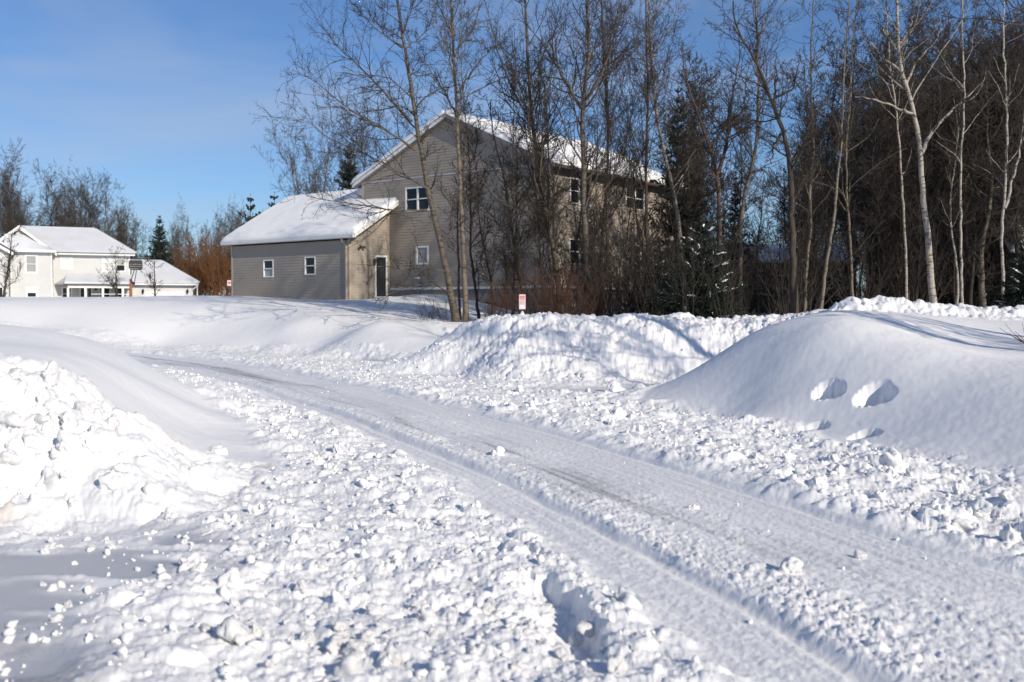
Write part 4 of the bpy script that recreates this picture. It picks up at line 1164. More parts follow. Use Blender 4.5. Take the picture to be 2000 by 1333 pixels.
# far-left front gable wing running out of the picture
q0 = lhit(16, 520, 1, -3.0)[0]; qz = lhit(16, 494, 1, -3.0)[2]
lw = lr(-12, 5, 562, 590, -3.0)
mb = MB(); wall_rows(mb, lambda z: (q0 - 8, q0) if z < qz else (q0 - 8 + (z - qz) / .6, q0 - (z - qz) / .6), GZ0, qz + 2.36, [lw], PL(-3.0), row=.16, out=.02); mb.build('left_wing_wall', M['house_white'], lh)
window(lh, PL(-3.0), *lw, M['white'], [M['glass']], 1, False, .1)
t = MB(); t.slab([(q0 + .5, -3.5, qz - .30), (q0 + .5, -3.5, qz + .02), (q0 - 4, -3.5, qz + 2.72), (q0 - 4, -3.5, qz + 2.4)], (0, -.06, 0)); t.build('rake_board', M['white'], lh)
roof_face('roof', [(q0 + .5, -3.5, qz - .3), (q0 + .5, 1, qz - .3), (q0 - 4, 1, qz + 2.4), (q0 - 4, -3.5, qz + 2.4)], M['shingle'], .33, .1)
roof_face('roof_snow', [(q0 + .5, -3.5, qz - .3), (q0 + .5, 1, qz - .3), (q0 - 4, 1, qz + 2.4), (q0 - 4, -3.5, qz + 2.4)], M['snow_roof'], .44, .22)
t = MB(); t.slab([(q0 - 8.5, -3.5, qz - .30), (q0 - 4, -3.5, qz + 2.4), (q0 - 4, -3.5, qz + 2.72), (q0 - 8.5, -3.5, qz + .02)], (0, -.06, 0)); t.build('rake_board', M['white'], lh)
roof_face('roof', [(q0 - 8.5, -3.5, qz - .3), (q0 - 8.5, 1, qz - .3), (q0 - 4, 1, qz + 2.4), (q0 - 4, -3.5, qz + 2.4)], M['shingle'], .33, .1)
roof_face('roof_snow', [(q0 - 8.5, -3.5, qz - .3), (q0 - 8.5, 1, qz - .3), (q0 - 4, 1, qz + 2.4), (q0 - 4, -3.5, qz + 2.4)], M['snow_roof'], .44, .22)
t = MB(); t.box(q0 - 8, q0 - 7.97, -2.98, 6, GZ0, qz); t.build('left_wing_side_wall', M['house_white'], lh)
t = MB(); t.box(q0 - .03, q0, -2.98, YW, GZ0, qz); t.build('left_wing_side_wall', M['house_white'], lh)
# vents poking through the snow
for px_, py_, s_ in ((103, 472, .28), (137, 478, .09)):
    p = lhit(px_, py_, 1, 2.0)
    t = MB(); t.tube((p[0], 2.0, p[2] - .5), (p[0], 2.0, p[2] + .08), s_, s_, 10); t.build('roof_vent', M['black'], lh)
# porch
PY = -2.0
p0, p1 = lhit(132, 555, 1, PY)[0], lhit(256, 555, 1, PY)[0]
pz = lhit(190, 557, 1, PY)[2]; pt = lhit(190, 539, 1, -.02)[2]; pl_ = lhit(118, 540, 1, -.02)[0]
t = MB(); t.box(p0, p1, PY, PY + .18, pz - .32, pz); t.box(p0, p0 + .18, PY + .18, -.03, pz - .32, pz); t.build('porch_beam', M['white'], lh)
roof_face('porch_roof', [(p0 - .3, PY - .3, pz), (p1 + .2, PY - .3, pz), (p1 + .2, -.03, pt - .2), (pl_ + .6, -.03, pt - .2)], M['shingle'], .0, .1)
roof_face('porch_roof_snow', [(p0 - .3, PY - .3, pz), (p1 + .2, PY - .3, pz), (p1 + .2, -.03, pt - .2), (pl_ + .6, -.03, pt - .2)], M['snow_roof'], .104, .24)
t = MB(); t.slab([(p0 - .3, PY - .3, pz), (pl_ + .6, -.03, pt - .2), (pl_ - .6, -.03, pz)], (0, 0, .1)); t.build('porch_roof', M['house_white'], lh)
for px_ in (133, 167, 201, 240):
    x_ = lhit(px_, 570, 1, PY)[0]
    t = MB(); t.box(x_ - .11, x_ + .11, PY + .0, PY + .22, GZ0, pz - .325); t.build('post', M['white'], lh)
t = MB(); t.box(p0, p1, PY, -.04, GZ0, GZ0 + .35); t.build('porch_floor', M['concrete'], lh)
t = MB()
for k in range(2):
    t.box(lhit(178, 575, 1, PY)[0], p1, PY + .08, PY + .13, GZ0 + .75 + k * .45, GZ0 + .81 + k * .45)
t.build('porch_railing', M['white'], lh)
t = MB(); xl_ = lhit(187, 563, 1, 0)[0]; zl_ = lhit(187, 563, 1, 0)[2]; t.tube((xl_, -.12, zl_ - .25), (xl_, -.12, zl_ + .15), .11, .15, 6); t.tube((xl_, -.12, zl_ + .15), (xl_, -.12, zl_ + .3), .16, .02, 6); t.build('wall_lantern', M['black'], lh)
# attached garage
gx0, gx1 = x_r + .03, lhit(377, 565, 1, -.5)[0]
gz_ = lhit(320, 556, 1, -.9)[2]; grz = lhit(290, 509, 1, 3.5)[2]; gra, grb = lhit(258, 509, 1, 3.5)[0], lhit(314, 509, 1, 3.5)[0]
gd = lr(283, 360, 570, 600, -.5)
mb = MB(); wall_rows(mb, lambda z: (gx0, gx1), GZ0, gz_, [(gd[0], gd[1], GZ0, gd[3])], PL(-.5), row=.16, out=.02); mb.build('garage_wall', M['house_white'], lh)
t = MB(); t.box(gd[0], gd[1], -.5, -.44, GZ0, gd[3]); g_ = t.build('garage_door', M['white'], lh)
t = MB()
for k in range(3): t.box(gd[0], gd[1], -.505, -.501, GZ0 + .55 * (k + 1), GZ0 + .55 * (k + 1) + .03)
t.build('panel_joint', M['soffit'], g_)
A_, B_ = (gx0 - .0, -1.0, gz_ + .04), (gx1 + .5, -1.0, gz_ + .04); C_, D_ = (grb, 3.5, grz - .25), (gra, 3.5, grz - .25); E_ = (gx1 + .5, 8, gz_ + .04)
roof_face('garage_roof', [A_, B_, C_, D_], M['shingle'], 0, .1); roof_face('garage_roof_snow', [A_, B_, C_, D_], M['snow_roof'], .105, .26)
roof_face('garage_roof', [B_, E_, C_], M['shingle'], .004, .1); roof_face('garage_roof_snow', [B_, E_, C_], M['snow_roof'], .112, .25)
t = MB(); t.box(gx0 + .02, gx1 + .5, -1.14, -1.0, gz_ - .07, gz_ + .09); t.build('garage_gutter', M['white'], lh)
t = MB(); t.beam((gx1 + .45, -1.07, gz_ - .05), (gx1 - .05, -.62, gz_ - .55), .11); t.beam((gx1 + .4, -.9, gz_ - .1), (gx1 + .4, -.9, GZ0), .11); t.build('downspout', M['white'], lh)
for px_ in (279, 366):
    p = lhit(px_, 570, 1, -.5)
    t = MB(); t.tube((p[0], -.66, p[2] - .22), (p[0], -.66, p[2] + .12), .09, .13, 6); t.tube((p[0], -.66, p[2] + .12), (p[0], -.66, p[2] + .3), .14, .02, 6); t.build('wall_lantern', M['black'], lh)

# --- basketball hoop by its drive
p = at(256, 590, 92)
bh = empty('basketball_hoop', (p[0], p[1], 1.9), R(25), 'black fan-shaped basketball hoop on an orange pole before the white house', 'basketball hoop')
zt = at(256, 548, 92)[2] - 1.9
t = MB(); t.tube((0, 0, 0), (0, 0, zt), .13, .12, 12); t.build('pole', M['post_wood'], bh)
zb0, zb1 = at(265, 528, 92)[2] - 1.9, at(265, 503, 92)[2] - 1.9
cx = .42; wv = .60
t = MB()
t.beam((0, 0, zt - .1), (.30, -.2, zt - .35), .16); t.beam((.05, 0, zt + .1), (cx - .08, -.25, zb0 + .1), .07); t.beam((.28, -.15, zt - .3), (cx + .1, -.25, zb0 + .1), .07); t.tube((0, -.02, zt - .02), (0, -.02, zt + .14), .14, .05)
t.build('arm', M['black'], bh)
fan = [(cx - wv * .78, zb0), (cx + wv * .78, zb0), (cx + wv, zb0 + .18)] + [(cx + wv * math.cos(a), zb0 + .62 + (zb1 - zb0 - .62) * math.sin(a)) for a in np.linspace(0, math.pi, 12)] + [(cx - wv, zb0 + .18)]
t = MB(); t.slab([(x_, -.36, z_) for x_, z_ in fan], (0, .05, 0)); bk = t.build('backboard', M['black'], bh)
t = MB()
for k in (0, 1, 2, 4):
    t.box(cx - wv * .9, cx + wv * .86, -.368, -.361, zb0 + .12 + .2 * k, zb0 + .132 + .2 * k + (.02 if k == 4 else 0))

t.build('marking', M['white'], bk)
t = MB()
for k in range(16):
    a, b = 2 * math.pi * k / 16, 2 * math.pi * (k + 1) / 16
    t.beam((cx + .62 + .23 * math.cos(a), -.6 + .23 * math.sin(a), zb0 + .1), (cx + .62 + .23 * math.cos(b), -.6 + .23 * math.sin(b), zb0 + .1), .03)
t.beam((cx + .2, -.38, zb0 + .1), (cx + .42, -.5, zb0 + .1), .05)
t.build('rim', M['black'], bh)

# --- the dim house in the wood, with a lattice skirt
FO = at(1545, 600, 66)
F_ROT = R(-4)
fh = empty('house', (FO[0], FO[1], 0), F_ROT, 'dim low house with snowy roof and white lattice skirt, half hidden in the wood', 'house')
_fm = np.array([[math.cos(F_ROT), -math.sin(F_ROT)], [math.sin(F_ROT), math.cos(F_ROT)]])
fhit = lambda px, py, axis, val: loc_hit(px, py, axis, val, FO, _fm)
fx0, fx1 = fhit(1440, 540, 1, 0)[0], fhit(1655, 540, 1, 0)[0]
fe = fhit(1545, 516, 1, 0)[2]; frz = fhit(1545, 478, 1, 5)[2]
fw_ = [rect_on(a, b, 540, 562, 1, 0, fhit) for a, b in ((1485, 1496), (1518, 1527), (1612, 1624))]
mb = MB(); wall_rows(mb, lambda z: (fx0, fx1), .8, fe, fw_, PL(0), row=.18, out=.02); mb.build('front_wall', M['wall_dark'], fh)
for r_ in fw_: window(fh, PL(0), *r_, M['white'], [M['glass']], 1, True, .09)
for sy in (1, -1):
    yy = -.6 if sy > 0 else 10.6
    t = MB(); t.slab([(fx0 - .5, yy, fe - .05), (fx1 + .5, yy, fe - .05), (fx1 + .5, 5, frz - .3), (fx0 - .5, 5, frz - .3)][::sy], (0, 0, .12)); t.build('roof', M['shingle'], fh)
snow_slab('roof_snow', fh, (fx0 - .55, -.65, fe + .07), (fx1 - fx0 + 1.1, 0, 0), (0, 5.65, frz - fe - .2), (0, -.3, .95), 70, 30, .26, seed=21, edge=.3)
t = MB(); t.box(fx0 - .5, fx1 + .5, -.70, -.6, fe - .12, fe + .05); t.build('gutter', M['gutter_dark'], fh)
lx0, lx1, lz0, lz1 = rect_on(1508, 1548, 588, 616, 1, -3, fhit)
t = MB(); st = .22
for k in range(int((lx1 - lx0 + lz1 - lz0) / st) + 1):
    for sg in (1, -1):
        xa = lx0 + k * st; a = [xa, lz0]; b = [xa - (lz1 - lz0), lz1]
        if sg < 0: a, b = [xa - (lz1 - lz0), lz0], [xa, lz1]
        pts_ = []
        for u_ in np.linspace(0, 1, 40):
            x_, z_ = a[0] + (b[0] - a[0]) * u_, a[1] + (b[1] - a[1]) * u_
            if lx0 <= x_ <= lx1: pts_.append((x_, z_))
        if len(pts_) > 1: t.beam((pts_[0][0], -3 + .012 * sg, pts_[0][1]), (pts_[-1][0], -3 + .012 * sg, pts_[-1][1]), .055, .02)
t.box(lx0, lx1, -3.03, -2.95, lz1, lz1 + .08)
t.build('lattice', M['white'], fh)
t = MB(); t.box(lx0 - 1, lx1 + .1, -3, -.03, lz1 + .085, lz1 + .2); t.build('deck', M['dark_wood'], fh)

# --- neighbour's roof corner at the right edge
p = at(1978, 492, 42)
rh = empty('shed', (p[0], p[1], 0), R(-12), 'dark building at the right edge with a thick cap of snow on its eave', 'shed')
t = MB(); t.box(.5, 5, .45, 5, .8, p[2] - .1); t.build('wall', M['wall_dark'], rh)
t = MB(); t.slab([(0, 0, p[2] - .12), (6, 0, p[2] - .12), (6, 3, p[2] + 1.5), (0, 3, p[2] + 1.5)], (0, 0, .1)); t.build('roof', M['shingle'], rh)
snow_slab('roof_snow', rh, (-.12, -.1, p[2] - .06), (6.1, 0, 0), (0, 3.1, 1.65), (0, -.47, .88), 40, 24, .5, seed=25, edge=.5)

# ------------------------------------------------------------------ trees and shrubs
def norm(v):
    return v / np.maximum(np.linalg.norm(v, axis=-1, keepdims=True), 1e-9)
def resample(path, k, rng, jit=0.0, smooth=1):
    P = np.asarray(path, float)
    L = np.concatenate([[0], np.cumsum(np.linalg.norm(np.diff(P, axis=0), axis=1))])
    q = np.linspace(0, L[-1], k)
    out = np.stack([np.interp(q, L, P[:, i]) for i in range(3)], 1)
    for _ in range(smooth):
        out[1:-1] = (out[:-2] + 2 * out[1:-1] + out[2:]) / 4
    if jit:
        j = rng.normal(size=(k, 3)) * jit
        j[0] = 0
        out += j
    return out
def spawn(P, Rd, rng, n, t0, t1, ang, length, k, rf, up=.4, wob=.25, rtip=.003, taper=.5, angj=.22, rmin=.0):
    """children of every polyline in P: n per parent (int or array), leaving at angle ang"""
    N, K, _ = P.shape
    n = np.full(N, n) if np.isscalar(n) else np.asarray(n)
    idx = np.repeat(np.arange(N), n); m = len(idx)
    if m == 0:
        return np.zeros((0, k, 3)), np.zeros((0, k))
    t = rng.uniform(t0, t1, m)
    f = t * (K - 1); i = np.minimum(f.astype(int), K - 2); fr_ = (f - i)[:, None]
    pos = P[idx, i] * (1 - fr_) + P[idx, i + 1] * fr_
    tan = norm(P[idx, i + 1] - P[idx, i])
    side = norm(np.cross(tan, rng.normal(size=(m, 3))))
    a = ang + rng.normal(size=(m, 1)) * angj
    d = tan * np.cos(a) + side * np.sin(a)
    plen = np.linalg.norm(np.diff(P, axis=1), axis=2).sum(1)[idx]
    L = (length if callable(length) is False else length(t)) * plen if np.isscalar(length) or callable(length) else length
    L = L * (1 - taper * t) * rng.uniform(.55, 1.15, m)
    r0 = np.maximum((Rd[idx, i] * (1 - fr_[:, 0]) + Rd[idx, i + 1] * fr_[:, 0]) * rf, max(rmin, rtip * 1.15))
    Q = np.empty((m, k, 3)); Q[:, 0] = pos
    step = (L / (k - 1))[:, None]
    for j in range(1, k):
        d = norm(d + np.array([0, 0, up / k]) + rng.normal(size=(m, 3)) * wob / math.sqrt(k) * 1.4)
        Q[:, j] = Q[:, j - 1] + d * step
    R_ = r0[:, None] + (rtip - r0)[:, None] * np.linspace(0, 1, k)[None, :] ** .9
    return Q, R_
def tubes(sets):
    VS, FS, base = [], [], 0
    for P, Rd, m in sets:
        if len(P) == 0: continue
        P = np.asarray(P, float); N, K, _ = P.shape
        T = norm(np.gradient(P, axis=1))
        ref = np.where(np.abs(T[:, :1, 2:3]) > .8, np.array([1., 0.2, 0]), np.array([0, 0, 1.]))
        A = norm(np.cross(T, np.broadcast_to(ref, T.shape))); B = np.cross(T, A)
        an = np.arange(m) * 2 * math.pi / m
        V = P[:, :, None] + Rd[:, :, None, None] * (A[:, :, None] * np.cos(an)[None, None, :, None] + B[:, :, None] * np.sin(an)[None, None, :, None])
        ids = base + np.arange(N * K * m).reshape(N, K, m)
        nx = np.roll(ids, -1, axis=2)
        F = np.stack([ids[:, :-1], nx[:, :-1], nx[:, 1:], ids[:, 1:]], -1).reshape(-1, 4)
        VS.append(V.reshape(-1, 3)); FS.append(F); base += N * K * m
    return np.concatenate(VS), np.concatenate(FS)
def taper_r(r0, r1, k, p=1.0):
    return (r0 + (r1 - r0) * np.linspace(0, 1, k) ** p)[None]
TREE_MAT = {}
def tree_meshes(trunk, r0, r1, limbs, rng, n1=16, t1=.3, len1=.34, ang1=.85, n2=9, n3=6, bark='bark_olive', tw='twig', up=.7, rtw=.0050, n4=0, wob=.3, len2=.50, len3=.40, flare=1.3, big=.1, tap1=.55):
    """trunk (with its limbs) and crown meshes of one bare tree; everything in the tree's own frame"""
    K = 40
    T = resample(trunk, K, rng, .012, 2)[None]
    Rt = taper_r(r0, r1, K, .85)
    Rt[0, :3] *= np.array([flare, 1 + (flare - 1) * .5, 1 + (flare - 1) * .2])
    tr_sets = [(T, Rt, 10)]
    crown = []
    main = []
    for pth, ra in limbs:
        q = resample(pth, 16, rng, .02, 1)[None]
        rr_ = taper_r(ra, .008, 16, .9)
        tr_sets.append((q, rr_, 7)); main.append((q, rr_))
    A, Ra = spawn(T, Rt, rng, n1, t1, .97, ang1, len1, 12, .45, up, wob, .006, tap1, .2)
    tr_big = Ra[:, 0] > big * r0 * 3
    tr_sets.append((A, Ra, 5))
    L1 = [(A, Ra)] + main
    Q1 = np.concatenate([resample_k(q, 12) for q, _ in L1]); R1 = np.concatenate([resample_r(r, 12) for _, r in L1])
    ln = np.linalg.norm(np.diff(Q1, axis=1), axis=2).sum(1)
    cnt = np.maximum(2, (n2 * ln / max(ln.mean(), .1)).round().astype(int))
    B, Rb = spawn(Q1, R1, rng, cnt, .12, .98, .75, len2, 7, .55, up * .6, wob * 1.1, rtw, .45, .3, rmin=rtw * 1.5)
    # twigs straight off the trunk too
    B2, Rb2 = spawn(T, Rt, rng, int(n1 * 1.3), t1 * .6, .99, 1.0, .10, 7, .2, up, wob, rtw, .3, .3, rmin=rtw * 1.5)
    B, Rb = np.concatenate([B, B2]), np.concatenate([Rb, Rb2])
    Cc, Rc = spawn(B, Rb, rng, n3, .12, 1.0, .8, len3, 4, .8, .3, wob * 1.3, rtw * .8, .3, .35, rmin=rtw)
    crown += [(B, Rb, 4), (Cc, Rc, 3)]
    if n4:
        D, Rd_ = spawn(Cc, Rc, rng, n4, .2, 1.0, .8, .5, 3, .9, .2, wob * 1.3, rtw * .7, .2, .35, rmin=rtw * .85)
        crown.append((D, Rd_, 3))
    tv = tubes(tr_sets); cv = tubes(crown)
    return (mesh_arrays('trunk', tv[0], tv[1], M[bark], True), mesh_arrays('crown', cv[0], cv[1], M[tw], False))
def resample_k(P, k):
    N, K, _ = P.shape
    f = np.linspace(0, K - 1, k); i = np.minimum(f.astype(int), K - 2); w_ = (f - i)[None, :, None]
    return P[:, i] * (1 - w_) + P[:, i + 1] * w_
def resample_r(P, k):
    N, K = P.shape
    f = np.linspace(0, K - 1, k); i = np.minimum(f.astype(int), K - 2); w_ = (f - i)[None, :]
    return P[:, i] * (1 - w_) + P[:, i + 1] * w_
def put(name, meshes, loc, rz=0.0, s=1.0, label=None, cat='tree', group=None, sz=None, parts=('trunk', 'crown', 'snow')):
    e = empty(name, loc, rz, label, cat, group)
    e.scale = (s, s, sz or s)
    for pn, me in zip(parts, meshes):
        o = bpy.data.objects.new(pn, me)
        if pn == 'snow': o['kind'] = 'stuff'
        link(o, e)
    return e
def pxpath(pts, Y0, Y1, org):
    n_ = len(pts)
    return [at(px, py, Y0 + (Y1 - Y0) * i / (n_ - 1)) - org for i, (px, py) in enumerate(pts)]
trng = np.random.default_rng(41)
wrng0 = random.Random(5)
SAP = []
def hero(pts, Y, r0, limbs, label, bark, tw, Ytop=None, name='bare_tree', top=4.0, lean=(0, 0), **kw):
    """a tree whose trunk and main limbs follow the photograph; the trunk goes on above the frame"""
    b = at(*pts[0], Y)
    gz_ = ground_z(b[0], b[1]) - .15
    org = np.array([b[0], b[1], gz_])
    Yt = Y if Ytop is None else Ytop
    path = [np.zeros(3)] + pxpath(pts, Y, Yt, org)[1:]
    if top:
        d = norm(path[-1] - path[-2]) * .5 + np.array([lean[0] * .2, lean[1] * .2, .6])
        path += [path[-1] + norm(d) * top * .5, path[-1] + norm(d + np.array([.05, 0, .3])) * top]
    lm = []
    for lp, y0, y1, ra in limbs:
        lm.append((pxpath(lp, y0, y1, org), ra))
    kw.setdefault('rng', trng)
    me = tree_meshes(path, r0, .02, lm, bark=bark, tw=tw, **kw)
    return put(name, me, tuple(org), 0, 1.0, label)
hero([(893, 622), (870, 520), (852, 440), (838, 380), (815, 250), (795, 120), (775, 0)], 38, .15,
     [([(811, 294), (780, 270), (728, 242), (686, 218), (641, 180), (612, 157), (574, 136)], 38, 36.5, .05),
      ([(805, 238), (764, 195), (724, 154), (661, 94), (630, 55), (610, 30)], 38, 38.5, .05),
      ([(845, 377), (804, 349), (745, 318), (690, 290), (641, 273), (593, 228), (567, 235)], 38, 37, .042),
      ([(834, 410), (790, 412), (745, 408), (676, 397), (620, 388), (575, 372)], 38, 36, .04),
      ([(786, 94), (756, 73), (724, 31), (705, -5)], 38, 38.5, .035),
      ([(803, 190), (760, 150), (700, 148), (650, 140)], 38, 37.5, .03),
      ([(872, 530), (830, 525), (780, 527), (745, 520), (712, 530)], 38, 36.5, .03),
      ([(880, 570), (840, 555), (790, 560), (740, 590)], 38, 36.5, .025),
      ([(862, 480), (890, 440), (905, 380), (915, 330)], 38, 39, .03),
      ([(790, 100), (835, 60), (850, 20)], 38, 39, .03)],
     'tall leaning grey-brown tree with long limbs sweeping left over the garage roof', 'bark_olive', 'twig', n1=18, t1=.40, len1=.28, n2=13, n3=7, n4=2, up=.6)
hero([(911, 624), (907, 540), (903, 450), (898, 350), (893, 240), (886, 100), (880, 0)], 38.6, .115,
     [([(895, 235), (872, 185), (850, 150), (830, 125), (812, 108)], 38.6, 39.4, .05),
      ([(894, 182), (915, 150), (938, 119), (962, 95), (985, 78)], 38.6, 38, .04),
      ([(893, 98), (912, 75), (928, 50), (938, 0)], 38.6, 38.2, .04),
      ([(890, 70), (872, 45), (860, 20), (845, -20)], 38.6, 39, .035)],
     'pale straight tree standing close on the right of the leaning tree', 'bark_pale', 'twig_tan', n1=20, t1=.38, len1=.30, ang1=.65, n2=11, n3=6, n4=2, up=1.0)
hero([(899, 624), (896, 560), (895, 500), (893, 440), (896, 380), (905, 330)], 38.9, .06, [], 'thin reddish stem squeezed between the leaning tree and the pale straight tree', 'bark_red', 'twig', n1=10, t1=.3, len1=.22, top=1.5, n2=6, n3=4)
hero([(1019, 630), (1019, 580), (1010, 521), (998, 441), (988, 365), (976, 314), (962, 260)], 38.5, .075,
     [([(1003, 480), (960, 420), (930, 385), (915, 372)], 38.5, 38, .03), ([(994, 420), (1030, 370), (1050, 330)], 38.5, 39, .03), ([(1012, 530), (960, 500), (925, 495)], 38.5, 37.5, .025)],
     'small dark crooked tree directly behind the pink sign', 'bark_dark', 'twig', n1=14, t1=.15, len1=.28, top=1.2, n2=10, n3=6, n4=2)
hero([(1095, 625), (1086, 510), (1072, 448), (1062, 393), (1053, 348), (1045, 286), (1036, 200), (1031, 100), (1024, 0)], 37.5, .125,
     [([(1040, 250), (1010, 190), (985, 140), (970, 90), (955, 30), (945, -10)], 37.5, 38, .04), ([(1034, 160), (1060, 110), (1085, 60), (1105, -5)], 37.5, 37, .04),
      ([(1044, 280), (1075, 230), (1095, 190), (1100, 120)], 37.5, 38, .035), ([(1075, 460), (1030, 420), (1000, 410), (960, 380), (930, 330)], 37.5, 36.5, .03)],
     'dark olive trunk leaning left, between the pink sign and the forked tree', 'bark_olive', 'twig', n1=26, t1=.22, len1=.34, ang1=.7, n2=11, n3=6, n4=2, up=1.0)
hero([(1160, 632), (1150, 560), (1145, 500), (1140, 393), (1140, 320), (1136, 234), (1139, 200), (1152, 105), (1146, 0)], 36.5, .15,
     [([(1136, 212), (1110, 170), (1078, 115), (1060, 85), (1039, 60), (1015, 20)], 36.5, 37, .07), ([(1142, 195), (1160, 170), (1176, 148), (1195, 90), (1207, 45), (1215, -5)], 36.5, 36, .065),
      ([(1148, 120), (1170, 85), (1195, 60), (1230, 10)], 36.5, 37, .04), ([(1140, 350), (1100, 300), (1085, 250)], 36.5, 37.5, .035), ([(1142, 420), (1190, 360), (1215, 300), (1240, 262)], 36.5, 36, .035)],
     'stout dark tree forking into three above the snowy roof', 'bark_olive', 'twig', n1=24, t1=.25, len1=.32, ang1=.7, n2=11, n3=6, n4=2, up=1.0)
hero([(1175, 630), (1172, 540), (1178, 440), (1186, 340), (1188, 240), (1180, 120), (1175, 0)], 39.5, .085, [], 'slim grey tree close behind the stout forked tree', 'bark_dark', 'twig', n1=28, t1=.2, len1=.36, ang1=.6, n2=10, n3=6, n4=2, up=1.1)
hero([(1240, 630), (1262, 560), (1265, 500), (1262, 400), (1262, 300), (1266, 180), (1262, 60)], 40, .085, [], 'thin birch with a white band of bark beside the small lower window', 'bark_red', 'twig', n1=28, t1=.18, len1=.36, ang1=.6, n2=10, n3=6, n4=2, up=1.1)
hero([(1345, 632), (1330, 500), (1322, 400), (1302, 320), (1286, 250), (1274, 160), (1270, 80), (1266, 0)], 42, .12,
     [([(1276, 110), (1300, 70), (1325, 20), (1335, -10)], 42, 42, .04), ([(1274, 150), (1250, 110), (1235, 60), (1215, 10)], 42, 42.5, .04)],
     'white birch leaning left in front of the tall dark spruce', 'bark_birch', 'twig_tan', n1=26, t1=.3, len1=.22, n2=10, n3=6, n4=1, up=1.0)
hero([(1408, 630), (1405, 520), (1405, 438), (1402, 352), (1390, 303), (1371, 245), (1355, 200), (1340, 160)], 38, .13,
     [([(1401, 340), (1418, 290), (1424, 250), (1426, 215), (1432, 170), (1445, 120), (1440, 60)], 38, 38, .08), ([(1395, 310), (1360, 275), (1330, 255)], 38, 38.5, .045), ([(1424, 260), (1445, 220), (1470, 200)], 38, 37.5, .04)],
     'gnarled brown tree with two crooked bare arms', 'bark_red', 'twig', n1=16, t1=.35, len1=.32, n2=8, n3=5, n4=1, top=1.5)
hero([(1445, 628), (1446, 520), (1446, 441), (1457, 362), (1474, 314), (1481, 234), (1482, 140), (1476, 0)], 39, .10, [([(1480, 220), (1500, 160), (1520, 120)], 39, 39, .03)],
     'straight pale grey pole-like tree left of the twisted birch', 'bark_pale', 'twig', n1=24, t1=.3, len1=.30, ang1=.6, n2=8, n3=6, n4=2, up=1.0)
hero([(1553, 620), (1550, 560), (1547, 441), (1545, 338), (1533, 262), (1520, 232), (1507, 194), (1491, 158), (1476, 116), (1455, 85), (1440, 60)], 34, .155,
     [([(1512, 200), (1514, 165), (1518, 138), (1512, 125)], 34, 34, .06), ([(1513, 190), (1535, 182), (1550, 172), (1556, 150), (1562, 110)], 34, 33.5, .05), ([(1526, 262), (1510, 285), (1506, 325)], 34, 34, .06),
      ([(1478, 118), (1482, 70), (1470, 20), (1475, -10)], 34, 34, .045), ([(1545, 330), (1570, 290), (1578, 250), (1600, 210)], 34, 34.5, .04), ([(1450, 78), (1430, 50), (1412, 42)], 34, 34, .03)],
     'twisted dark birch with a broken pale stub, standing behind the top of the smooth mound', 'bark_dark', 'twig', n1=18, t1=.35, len1=.34, n2=9, n3=6, n4=2, top=1.0)
hero([(1572, 618), (1574, 520), (1585, 440), (1580, 380), (1590, 300), (1585, 200)], 36, .07, [], 'slim pale tree just right of the twisted birch', 'bark_pale', 'twig', n1=20, t1=.3, len1=.24, n2=8, n3=5, n4=1)
hero([(1598, 616), (1615, 510), (1629, 424), (1636, 345), (1643, 286), (1645, 210), (1650, 120), (1655, 60)], 33, .065, [], 'thin pale sapling leaning right across the dim house in the wood', 'bark_pale', 'twig', n1=16, t1=.4, len1=.2, n2=7, n3=5, top=1)
hero([(1826, 612), (1815, 483), (1803, 386), (1797, 293), (1790, 240), (1776, 184), (1764, 152), (1754, 112), (1754, 40), (1750, 0)], 33, .125,
     [([(1800, 300), (1805, 283), (1836, 238), (1860, 215), (1890, 190), (1920, 160)], 33, 33, .075), ([(1782, 222), (1760, 214), (1736, 204), (1700, 192), (1670, 190)], 33, 32.5, .05),
      ([(1770, 165), (1790, 120), (1820, 90), (1850, 40)], 33, 33, .045), ([(1760, 140), (1720, 110), (1690, 70), (1660, 40)], 33, 33.5, .045), ([(1755, 90), (1780, 50), (1790, 0)], 33, 33, .04), ([(1754, 100), (1725, 60), (1700, 10)], 33, 33, .035)],
     'big white birch forking high, brightest trunk in the dark wood', 'bark_birch', 'twig', n1=20, t1=.48, len1=.34, n2=12, n3=7, n4=2, up=.9)
hero([(1959, 612), (1959, 528), (1955, 459), (1962, 390), (1967, 303), (1967, 210), (1960, 100)], 31, .055, [([(1962, 408), (1981, 345), (1993, 290), (2000, 230), (2010, 150)], 31, 31, .05)],
     'slim forked white birch near the right edge of the wood', 'bark_birch', 'twig', n1=14, t1=.4, len1=.2, n2=7, n3=5, top=2)
hero([(1880, 612), (1878, 540), (1876, 400), (1877, 303), (1885, 200), (1880, 100)], 35, .05, [], 'thin straight white trunk halfway between the two white birches', 'bark_birch', 'twig', n1=16, t1=.4, len1=.2, n2=7, n3=5)
hero([(1772, 612), (1768, 460), (1762, 380), (1759, 314), (1752, 220), (1740, 150)], 36.5, .055, [], 'thin patchy white trunk just left of the big white birch', 'bark_birch', 'twig', n1=16, t1=.4, len1=.22, n2=7, n3=5)
hero([(1668, 610), (1662, 500), (1655, 400), (1652, 300), (1660, 200)], 37, .06, [], 'grey sapling right of the thin leaning one, before the far snowy roof', 'bark_pale', 'twig', n1=18, t1=.3, len1=.24, n2=7, n3=5)
